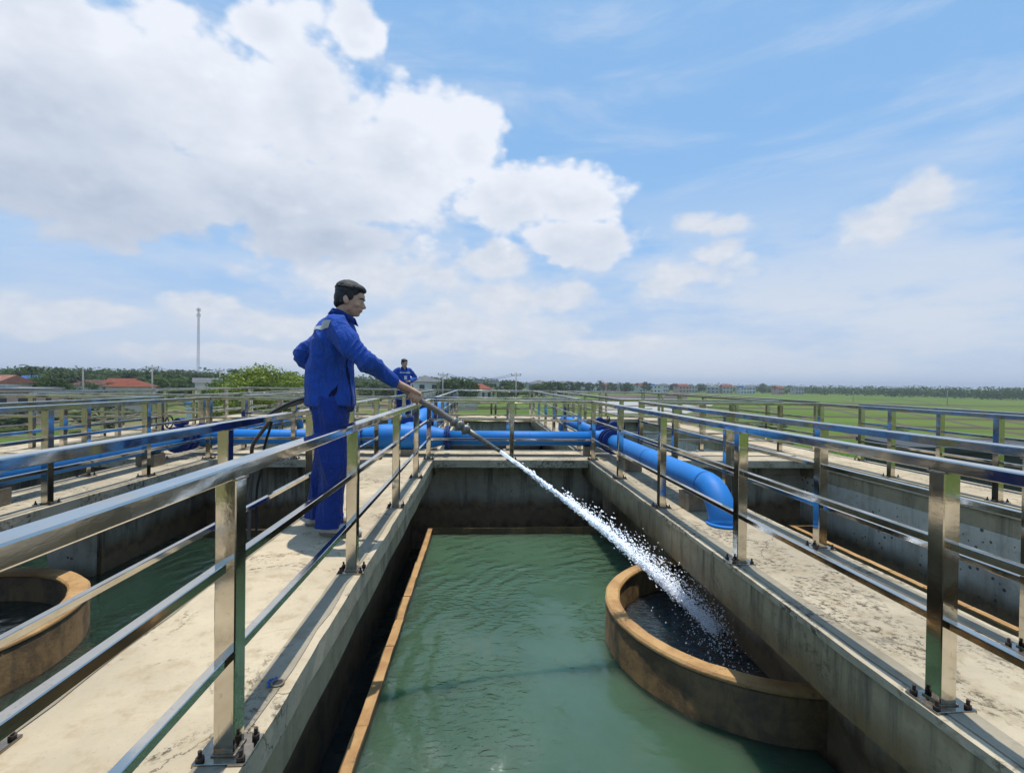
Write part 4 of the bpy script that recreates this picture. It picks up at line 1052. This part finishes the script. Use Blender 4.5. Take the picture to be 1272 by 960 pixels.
tag(obj('grass', b, mat=['grass_blade']), kind='stuff')

# trees: tapered trunk with limbs, a crown of many small leaf faces gathered in clumps
def crown_mesh(seed, rx, rz_, clumps, per, leaf, z0, mat, droop=0.0):
    t_ = random.Random(seed); bb = bmesh.new()
    for k in range(clumps):
        while True:
            p = Vector((t_.uniform(-1, 1), t_.uniform(-1, 1), t_.uniform(-.85, 1)))
            if .25 < p.length < 1: break
        p = p * (.80 / max(p.length, .6)); cr = t_.uniform(.18, .40)
        c = Vector((p.x * rx, p.y * rx, z0 + rz_ * (p.z + .9) )) ; crx, crz = cr * rx, cr * rz_ * .8
        for j in range(per):
            d_ = Vector((t_.gauss(0, 1), t_.gauss(0, 1), t_.gauss(0, 1))).normalized() * t_.uniform(.55, 1.08)
            q_ = c + Vector((d_.x * crx, d_.y * crx, d_.z * crz - droop * abs(t_.gauss(0, .2))))
            n_ = (d_ + Vector((t_.gauss(0, .6), t_.gauss(0, .6), t_.gauss(.3, .6)))).normalized(); s_, u_ = frame(n_); l = leaf * t_.uniform(.6, 1.4)
            a = t_.uniform(0, 6.28); e1 = (s_ * math.cos(a) + u_ * math.sin(a)) * l; e2 = (u_ * math.cos(a) - s_ * math.sin(a)) * l * .5
            bb.faces.new([bb.verts.new(q_ + v_) for v_ in (e1, e2, -e1, -e2)])
    me = bpy.data.meshes.new('crown'); bb.to_mesh(me); bb.free(); me.materials.append(M(mat)); return me
def trunk_mesh(seed, h, r, top):
    t_ = random.Random(seed); bb = bmesh.new()
    pts = [(0, 0, -.2)] + [(t_.gauss(0, .06) * k, t_.gauss(0, .06) * k, h * k / 4) for k in range(1, 5)]
    tube(bb, pts, [r * 1.25, r, r * .85, r * .7, r * .5], 8)
    for k in range(5):
        a = k * 1.3 + t_.random(); z_ = h * t_.uniform(.55, .95); l = top * t_.uniform(.5, .8)
        tube(bb, [(0, 0, z_), (math.cos(a) * l * .5, math.sin(a) * l * .5, z_ + l * .4), (math.cos(a) * l * .95, math.sin(a) * l * .95, z_ + l * .9)], [r * .45, r * .3, r * .12], 5)
    me = bpy.data.meshes.new('trunk'); bb.to_mesh(me); bb.free(); me.materials.append(M('bark')); return me
def at(px, depth, off=0.0):
    """ground point that stands at a photo column and a distance"""
    return (math.tan(math.atan((px - 636) / 600) + YAW) * depth - .045 + off, depth)
def tree(label, px, depth, height, width, crown, trunk, group=None, name='tree', rz=None):
    x, y = at(px, depth); th = thing(name, label, 'tree', (x, y, GZ), rz if rz is not None else rnd.uniform(0, 6), group)
    c = obj('crown', crown, th); t_ = obj('trunk', trunk, th)
    th.scale = (width / 2, width / 2, height / 2); return th
# unit crowns: radius 1, height about 2
CR = [crown_mesh(s, .92, .82, 26, 60, .085, .42, m_) for s, m_ in ((1, 'leaf_dark'), (2, 'leaf_mid'), (3, 'leaf_dark'), (4, 'leaf_mid'), (5, 'leaf_bright'))]
CRS = [crown_mesh(s, .95, .95, 18, 34, .12, .15, m_) for s, m_ in ((11, 'leaf_dark'), (12, 'leaf_mid'), (13, 'leaf_dark'))]
TR = [trunk_mesh(s, .9, .05, .8) for s in (1, 2, 3)]
x, y = at(335, 46); big = thing('tree', 'large bright yellow-green leafy tree behind the left railings', 'tree', (x, y, GZ))
obj('crown', crown_mesh(31, 4.5, 3.2, 80, 260, .13, 1.6, 'leaf_bright'), big); obj('trunk', trunk_mesh(9, 2.6, .22, 2.8), big)
x, y = at(300, 52); o = thing('tree', 'bright spreading tree left of and touching the large yellow-green one', 'tree', (x, y, GZ))
obj('crown', crown_mesh(32, 4.0, 3.0, 54, 200, .13, 1.2, 'leaf_bright'), o); obj('trunk', trunk_mesh(10, 2.4, .18, 2.2), o)
x, y = at(384, 50); o = thing('tree', 'smaller bright green tree right of the large one, behind the man', 'tree', (x, y, GZ))
obj('crown', crown_mesh(33, 3.2, 2.7, 40, 160, .13, 1.2, 'leaf_bright'), o); obj('trunk', trunk_mesh(11, 2.2, .16, 1.8), o)
GT = 'trees among the village houses'
tl = [(58,84,6.6,7,0),(72,90,6.2,6,1),(108,104,5.6,5,3),(140,100,5.4,4,0),(70,120,8.6,11,0),(52,100,6.8,8,3),(92,118,7.6,10,2),(118,130,7.4,10,1),(140,120,6.9,8,0),(196,115,7.2,9,1),(214,135,8.2,10,2),(170,140,8.6,12,0),(232,125,7.0,9,1),(252,120,7.6,8,0),(268,118,6.8,8,3),
      (12,120,7.4,9,1),(30,130,8.4,9,2),(152,150,8.8,12,3),(190,160,9.2,12,2),(105,160,9.0,12,0),(240,170,8.8,11,2),(280,140,8.2,9,0),(400,120,7.6,9,2),(415,140,7.8,9,0),(380,150,8.4,10,1),(360,130,7.6,9,2),(60,170,9.6,13,0),(20,170,9.4,12,3),(135,180,9.8,13,1),(215,190,9.8,13,0),
      (452,140,6.6,8,1),(470,130,6.2,8,0),(487,150,6.8,8,2),
      (556,120,7.2,7,0),(568,124,7.6,8,2),(580,140,7.4,8,1),(628,180,7.6,9,0),(640,185,7.4,9,2),(636,170,6.2,8,1),(676,190,7.2,10,0),(688,196,7.4,9,2),(668,185,6.4,8,1),(604,200,7.0,8,1),(618,150,4.4,7,1),(705,240,7.6,9,0),(718,260,7.8,8,1),
      (732,300,7.4,8,2),(760,330,7.6,9,0),(781,350,7.8,9,1),(803,330,8.4,8,0),(776,300,6.6,8,2),(838,380,7.6,11,2),(870,400,7.8,12,0),(947,400,8.8,7,0),(700,210,5.6,7,1),(655,150,4.2,6,1),(745,340,7.2,9,1),(820,390,7.2,10,1)]
kinds = ['dark rounded tree', 'mid-green bushy tree', 'dark broad tree', 'dull green loose tree']
def spot(px):
    for a, b_, s_ in ((0, 40, 'by the salmon-roofed building at the far left'), (40, 90, 'between the blue roof and the brown roofs at left'), (90, 145, 'behind the brown village roofs at left'), (145, 200, 'behind the red-roofed house at left'), (200, 262, 'below the thin radio mast'),
                      (262, 425, 'behind the bright yellow-green tree and the man'), (425, 510, 'beyond the railings beside the second man'), (510, 600, 'just right of the white hip-roofed house'), (600, 660, 'around the middle utility pole'), (660, 730, 'before the grey villas right of the middle pole'),
                      (730, 830, 'among the far villas above the pale yard'), (830, 960, 'in the distance above the right fields')):
        if a <= px < b_: return s_
seen = {}
for i, (px, D_, h, w_, k) in enumerate(tl):
    lab = kinds[k] + ' ' + spot(px); seen[lab] = seen.get(lab, 0) + 1
    if seen[lab] > 1: lab = ['taller ', 'lower ', 'farther '][min(seen[lab] - 2, 2)] + lab
    tree(lab, px, D_, h, w_, CR[k], TR[k % 3], GT)
for i, (px, D_, h, w_, lab) in enumerate(((192, 27, 2.3, 3.4, 'light green bush on bare soil beyond the left railings'), (207, 30, 2.0, 2.8, 'pale bush right of the light green one, beyond the left railings'),
        (250, 34, 2.8, 5, 'green bush under the left railings below the radio mast'), (290, 33, 2.8, 5, 'green bush below the bright tree'), (130, 60, 3.6, 8, 'dark hedge-like bush beyond the bare soil'), (30, 62, 3.4, 9, 'dark bush left before the salmon-roofed building'),
        (462, 44, 2.4, 4, 'rounded dark bush between the man and the second man'), (1110, 62, 1.2, 4, 'low weedy bush in the right-hand field'), (960, 70, 1.4, 5, 'low bush on a field bank at right'))):
    x, y = at(px, D_); th = thing('bush', lab, 'bush', (x, y, GZ), rnd.uniform(0, 6)); o = obj('crown', CRS[[1, 1, 0, 1, 0, 2, 0, 1, 1][i]], th)
    if i < 2: o.data = crown_mesh(50 + i, .95, .95, 20, 50, .11, .1, 'leaf_bright')
    th.scale = (w_ / 2, w_ / 2, h / 2)
# palms
def palm(px, D_, h, lab):
    x, y = at(px, D_); th = thing('palm_tree', lab, 'palm tree', (x, y, GZ)); pr_ = random.Random(px)
    obj('trunk', tubem([(0, 0, 0), (.15, 0, h * .5), (.1, .1, h)], [.20, .15, .12], 8), th, ['bark'])
    bb = bmesh.new()
    for k in range(22):
        a = k * 2.4; up = pr_.uniform(-.3, 1.0); l = pr_.uniform(1.6, 2.2); prev = None
        for j in range(7):
            f = j / 6; p = Vector((.1 + math.cos(a) * l * f, .1 + math.sin(a) * l * f, h + up * l * f - 1.5 * f * f)); s_ = Vector((-math.sin(a), math.cos(a), 0)) * (.30 * math.sin(math.pi * min(.98, f + .12)))
            cur = (bb.verts.new(p - s_ + Vector((0, 0, -.16 * (1 if f > 0 else 0)))), bb.verts.new(p), bb.verts.new(p + s_ + Vector((0, 0, -.16 * (1 if f > 0 else 0)))))
            if prev:
                bb.faces.new((prev[0], cur[0], cur[1], prev[1])); bb.faces.new((prev[1], cur[1], cur[2], prev[2]))
            prev = cur
    obj('crown', bb, th, ['leaf_dark'])
palm(38, 110, 8.4, 'tall palm tree beside the blue roof at far left'); palm(292, 130, 8.6, 'palm tree rising left of the bright yellow-green tree')
palm(362, 125, 8.0, 'palm poking out above the bright tree, left of the man'); palm(745, 300, 8.0, 'distant palm among the villas above the yard')

# far-off wood along the edge of the fields: one mass nobody could count
tw = random.Random(5); b = bmesh.new()
def woodline(pxa, pxb, step, dep, hgt, per, leaf):
    px = pxa
    while px < pxb:
        d_ = dep(px) * tw.uniform(.94, 1.12); x, y = at(px, d_); h = hgt(px) * tw.uniform(.7, 1.25); r = h * tw.uniform(.45, .85)
        for k in range(per):
            dd = Vector((tw.gauss(0, 1), tw.gauss(0, 1), tw.gauss(0, 1))).normalized() * tw.uniform(.6, 1.05)
            c = Vector((x + dd.x * r, y + dd.y * r, GZ + h * .52 + dd.z * h * .5)); n_ = (dd + Vector((tw.gauss(0, .5), tw.gauss(0, .5), tw.gauss(.2, .5)))).normalized(); s_, u_ = frame(n_); l = leaf * tw.uniform(.6, 1.4)
            b.faces.new([b.verts.new(c + v_) for v_ in (s_ * l, u_ * l * .7, -s_ * l, -u_ * l * .7)])
        px += step * tw.uniform(.5, 1.4)
woodline(760, 1420, 2.4, lambda p: 420 - max(0, p - 860) * .37, lambda p: 6.4, 60, .55)
woodline(860, 1420, 3.4, lambda p: 450 - max(0, p - 860) * .37, lambda p: 7.0, 50, .6)
woodline(-900, 560, 3.0, lambda p: 260, lambda p: 9.5 if p < 300 else 8.0, 60, .85)
woodline(-900, 620, 3.6, lambda p: 420, lambda p: 12 if p < 250 else 9.0, 60, 1.1)
woodline(560, 800, 3.0, lambda p: 500, lambda p: 7.0, 50, 1.0)
tag(obj('distant_wood', b, mat=['leaf_dark']), kind='stuff')
# low wooded rise on the left
b = bmesh.new(); prev = None
for k in range(60):
    px = -900 + k * 24; x, y = at(px, 900); hz_ = 9 + 6 * max(0, noise.noise(Vector((k * .22, 0, 0)))) + (5 if px < 250 else 0)
    if px > 380: hz_ *= max(.2, 1 - (px - 380) / 200)
    cur = [b.verts.new((x, y - 90, GZ - .1)), b.verts.new((x, y, GZ + hz_)), b.verts.new((x, y + 140, GZ - .1))]
    if prev:
        for e_ in range(2): b.faces.new((prev[e_], cur[e_], cur[e_ + 1], prev[e_ + 1]))
    prev = cur
bmesh.ops.recalc_face_normals(b, faces=b.faces); tag(obj('hill', b, mat=['leaf_dark']), kind='structure')

# houses
WIN = boxm(-.5, .5, -.04, .04, -.5, .5); WINM = mesh_of(WIN, 'window', 'window_dark')
def house(lab, px, D_, w_, d_, h, roof, wallm, roofm, rz=0.0, rh=1.6, wins=(3, 2), cat='house'):
    x, y = at(px, D_); th = thing('house', lab, cat, (x, y, GZ), rz)
    obj('wall', boxm(-w_ / 2, w_ / 2, -d_ / 2, d_ / 2, 0, h), th, [wallm])
    bb = bmesh.new(); e_ = .45; a, c_ = w_ / 2 + e_, d_ / 2 + e_
    if roof == 'flat':
        box(bb, -a + .2, a - .2, -c_ + .2, c_ - .2, h, h + .22); box(bb, -w_ * .22, w_ * .05, -d_ * .2, d_ * .2, h + .22, h + rh)
    else:
        ix = max(0, w_ / 2 - (d_ / 2 if roof == 'hip' else -e_))
        B = [bb.verts.new(p) for p in ((-a, -c_, h), (a, -c_, h), (a, c_, h), (-a, c_, h), (-ix, 0, h + rh), (ix, 0, h + rh))]
        for f in ((0, 1, 5, 4), (1, 2, 5), (2, 3, 4, 5), (3, 0, 4), (3, 2, 1, 0)): bb.faces.new([B[i] for i in f])
        bmesh.ops.solidify(bb, geom=bb.faces[:], thickness=.12); bmesh.ops.recalc_face_normals(bb, faces=bb.faces)
    obj('roof', bb, th, [roofm])
    nx, nz_ = wins; sh_ = h / max(1, nz_)
    for j in range(nz_):
        for i in range(nx):
            wx = -w_ / 2 + w_ * (i + .5) / nx
            o = obj('window', WINM, th); o.location = (wx, -d_ / 2 - .02, j * sh_ + sh_ * .55); o.scale = (min(1.3, w_ / nx * .45), 1, sh_ * .42)
            s = obj('sill', boxm(-.56, .56, -.10, .0, -.60, -.53), o, [wallm])
    for sx in (-1, 1):
        o = obj('window', WINM, th); o.location = (sx * (w_ / 2 + .02), 0, h - sh_ * .45); o.rotation_euler = (0, 0, math.pi / 2); o.scale = (1.1, 1, sh_ * .42)
    return th
house('long building with a salmon tiled roof at the far left edge', -48, 76, 12, 9, 5.4, 'gable', 'wall_cream', 'roof_salmon', R(14), 1.25, (5, 1))
house('low flat-roofed annex beside the salmon-roofed building at far left', 10, 70, 9, 6, 4.7, 'flat', 'wall_pink', 'roof_grey', R(12), .6, (4, 1))
house('small house with a bright blue sheet roof by the tall palm', 44, 118, 3.4, 4, 6.0, 'gable', 'wall_grey', 'roof_blue', R(20), .7, (1, 1))
house('house with a bright red tiled roof at left, before the trees', 164, 92, 6.2, 6, 4.9, 'hip', 'wall_cream', 'roof_red', R(24), 1.35, (2, 1))
house('small red roof just behind the bright red-roofed house', 153, 104, 4.2, 4, 5.4, 'gable', 'wall_cream', 'roof_red', R(10), .9, (1, 1))
house('wide house with an old brown tiled roof, left of the red one', 124, 118, 8.5, 7, 4.7, 'gable', 'wall_grey', 'roof_brown', R(10), 1.2, (3, 1))
house('old brown-roofed house farther left in the village', 92, 124, 7.0, 6, 4.4, 'gable', 'wall_pink', 'roof_brown', R(-8), 1.3, (3, 1))
house('small white house under the radio mast', 258, 105, 4.5, 5, 5.6, 'gable', 'wall_white', 'roof_grey', R(30), 1.0, (2, 1))
house('pale shed with a light blue front behind the left railings', 268, 72, 6, 4, 2.9, 'flat', 'wall_white', 'roof_blue', R(10), .5, (2, 1))
house('large white villa with a grey hipped roof right of the second man', 528, 128, 6.4, 8, 6.4, 'hip', 'wall_white', 'roof_grey', R(18), 1.7, (2, 2))
house('lower grey wing behind the white hip-roofed villa', 538, 136, 5.5, 6, 6.2, 'hip', 'wall_grey', 'roof_grey', R(18), 1.2, (2, 2))
house('house with a sloping red roof right of the white villa', 590, 150, 7, 8, 4.4, 'gable', 'wall_cream', 'roof_red', R(60), 1.6, (2, 1))
house('grey flat-roofed block left of the middle pole', 597, 230, 12, 8, 7.0, 'flat', 'wall_grey', 'roof_grey', R(5), 1.0, (4, 2))
house('long pale two-storey block just left of the middle pole', 618, 215, 9, 8, 6.6, 'flat', 'wall_cream', 'roof_grey', R(0), .9, (4, 2))
house('villa with a dark hipped roof right of the middle pole', 669, 250, 10, 9, 5.9, 'hip', 'wall_grey', 'roof_grey', R(15), 2.0, (3, 2))
house('broad pale villa with a blue-grey hipped roof', 702, 270, 17, 9, 5.8, 'hip', 'wall_white', 'roof_grey', R(-6), 1.7, (6, 2))
house('cream villa above the left end of the pale yard', 724, 330, 9, 8, 6.2, 'flat', 'wall_cream', 'roof_grey', R(0), .9, (3, 2))
hv = random.Random(4)
nm_ = ['tiny white house', 'tiny pink-walled house', 'tiny cream house', 'tiny grey villa', 'tiny red-roofed house', 'tiny pale block']
for k, px in enumerate((739, 752, 768, 787, 797, 812, 824, 846, 859, 885, 902, 922, 929, 966, 990)):
    mt = ['wall_white', 'wall_pink', 'wall_cream', 'wall_grey', 'wall_cream', 'wall_white'][k % 6]; rm = ['roof_grey', 'roof_red', 'roof_grey', 'roof_grey', 'roof_red', 'roof_blue'][k % 6]
    wh = ['left of the far palm', 'at the left end of the far villas', 'over the pale yard', 'near the tallest far villa tree', 'over the right side of the yard', 'left of the far right pole', 'behind the far right pole', 'right of the far right pole'][min(7, k // 2)]
    house(nm_[k % 6] + ' on the horizon ' + wh, px, 370 + hv.uniform(-20, 40), hv.uniform(5, 10), 7, hv.uniform(4.6, 6.2), ['hip', 'gable', 'flat'][k % 3], mt, rm, hv.uniform(-.4, .4), hv.uniform(1, 1.7), (3, 2))
house('low shed with a black netting roof beyond the right railings', 1225, 23.5, 9.5, 4, 3.4, 'flat', 'dark_sheet', 'dark_sheet', R(-12), .35, (3, 1), 'shed')
x, y = at(955, 52); o = tag(obj('low_wall', boxm(-3, 3, -.12, .12, 0, 1.1), mat=['ochre_wall']), 'low ochre wall in the field behind the right walkway', 'wall'); o.location = (x, y, GZ)
# ground clutter: small pale boundary walls before the houses
for k, (px, D_, l, mt, lab) in enumerate(((640, 160, 26, 'wall_grey', 'long pale boundary wall behind the meadow'), (560, 110, 12, 'wall_cream', 'short boundary wall in front of the white villa'), (800, 214, 40, 'wall_pink', 'pinkish brick wall along the far side of the yard'))):
    x, y = at(px, D_); o = tag(obj('boundary_wall', boxm(-l / 2, l / 2, -.12, .12, 0, 1.6), mat=[mt]), lab, 'wall'); o.location = (x, y, GZ)

# poles, wires, mast
def pole(px, D_, h, lab, arm=1.6):
    x, y = at(px, D_); th = thing('utility_pole', lab, 'pole', (x, y, GZ), rnd.uniform(-.3, .3), 'utility poles')
    obj('pole_shaft', tubem([(0, 0, 0), (0, 0, h)], [.12, .08], 8), th, ['pole_concrete'])
    if arm: 
        a = obj('crossarm', boxm(-arm / 2, arm / 2, -.04, .04, h - .53, h - .45), th, ['pole_concrete'])
        for s_ in (-.9, 0, .9): obj('insulator', tubem([(s_ * arm / 2, 0, h - .43), (s_ * arm / 2, 0, h - .18)], .05, 6), a, ['black_iron'])
    return Vector((x, y, GZ + h - .2))
tops = [pole(103, 70, 7.9, 'utility pole with a crossarm above the brown roofs'), pole(189, 66, 8.2, 'utility pole with a crossarm right of the red-roofed house'), pole(273, 78, 8.2, 'utility pole right of the radio mast')]
tops2 = [pole(550, 76, 8.0, 'utility pole just right of the white villa'), pole(641, 76, 8.1, 'utility pole standing in the middle behind the railings')]
pole(893, 176, 7.6, 'lone tall pole at the left end of the right-hand fields', .5); pole(1177, 176, 5.4, 'short pole in the right-hand fields, the one nearer the edge', .6); pole(1060, 200, 4.6, 'short distant pole in the right-hand fields', .6)
pole(58, 140, 9.5, 'faint distant pole left, beside the dark trees', 1.6)
def wire(A, B, lab):
    bb = bmesh.new()
    for s_ in (-.7, 0, .7):
        pts = [A.lerp(B, k / 16) + Vector((s_, 0, -1.0 * 4 * (k / 16) * (1 - k / 16))) for k in range(17)]; tube(bb, pts, .018, 4)
    tag(obj('overhead_wire', bb, mat=['cable']), lab, 'wire')
wire(tops[0], tops[1], 'overhead wires over the red-roofed house'); wire(tops[1], tops[2], 'overhead wires passing the radio mast'); wire(tops2[0], tops2[1], 'overhead wires between the two middle poles')
x, y = at(246, 300); H_ = 48.5; th = thing('radio_mast', 'tall thin lattice radio mast above the trees on the left', 'mast', (x, y, GZ))
bb = bmesh.new(); W_ = lambda z: .95 - .5 * z / H_
cor = lambda z, k: Vector((math.cos(k * 2.094) * W_(z), math.sin(k * 2.094) * W_(z), z))
for k in range(3): tube(bb, [cor(0, k), cor(H_, k)], .09, 5)
z_ = 0
while z_ < H_ - 2:
    for k in range(3): tube(bb, [cor(z_, k), cor(z_ + 2, (k + 1) % 3)], .05, 4); tube(bb, [cor(z_, k), cor(z_, (k + 1) % 3)], .05, 4)
    z_ += 2
obj('lattice', bb, th, ['mast_paint'])
for k in range(6):
    a = k * 1.047; z0 = H_ - 1.2 - (k % 2) * 3.2; o = obj('antenna', boxm(-.16, .16, -.10, .10, -.9, .9), th, ['wall_white']); o.location = (math.cos(a) * .95, math.sin(a) * .95, z0)
obj('lightning_rod', tubem([(0, 0, H_ - .5), (0, 0, H_ + 1.5)], .04, 5), th, ['mast_paint'])

# small marks on the man's walkway
th = thing('drain_hole', 'round cut-off hole with torn blue plastic on the walkway edge', 'hole', (-.70, 1.62, .006)); th.scale = (.62, .62, .62)
bb = bmesh.new(); tube(bb, arc((0, 0, 0), .030, 0, 2 * math.pi, (1, 0, 0), (0, 1, 0), 24), .006, 6, caps=False); bmesh.ops.recalc_face_normals(bb, faces=bb.faces); obj('rim', bb, th, ['concrete_block'])
bb = bmesh.new(); bmesh.ops.create_circle(bb, cap_ends=True, segments=24, radius=.027, matrix=Matrix.Translation((0, 0, .001))); obj('hole', bb, th, ['black_iron'])
bb = bmesh.new(); rr2 = random.Random(8)
for k in range(26):
    a = 3.0 + rr2.uniform(-1.1, 1.1); r_ = rr2.uniform(.032, .058); c = Vector((math.cos(a) * r_, math.sin(a) * r_, rr2.uniform(0, .006)))
    blob(bb, c, rr2.uniform(.002, .006), Vector((math.cos(a), math.sin(a), .2)).normalized() * .006)
obj('torn_plastic', bb, th, ['blue_rag'])

# humid air
mh, t = new_mat('haze_air')
t.n('ShaderNodeOutputMaterial', {'Volume': t.n('ShaderNodeVolumePrincipled', {'Color': (.80, .88, 1.0, 1), 'Density': .0004, 'Anisotropy': .3})})
tag(obj('haze', boxm(-6100, 6100, -6100, 6100, GZ - 1.2, 47), mat=['haze_air']), kind='stuff')
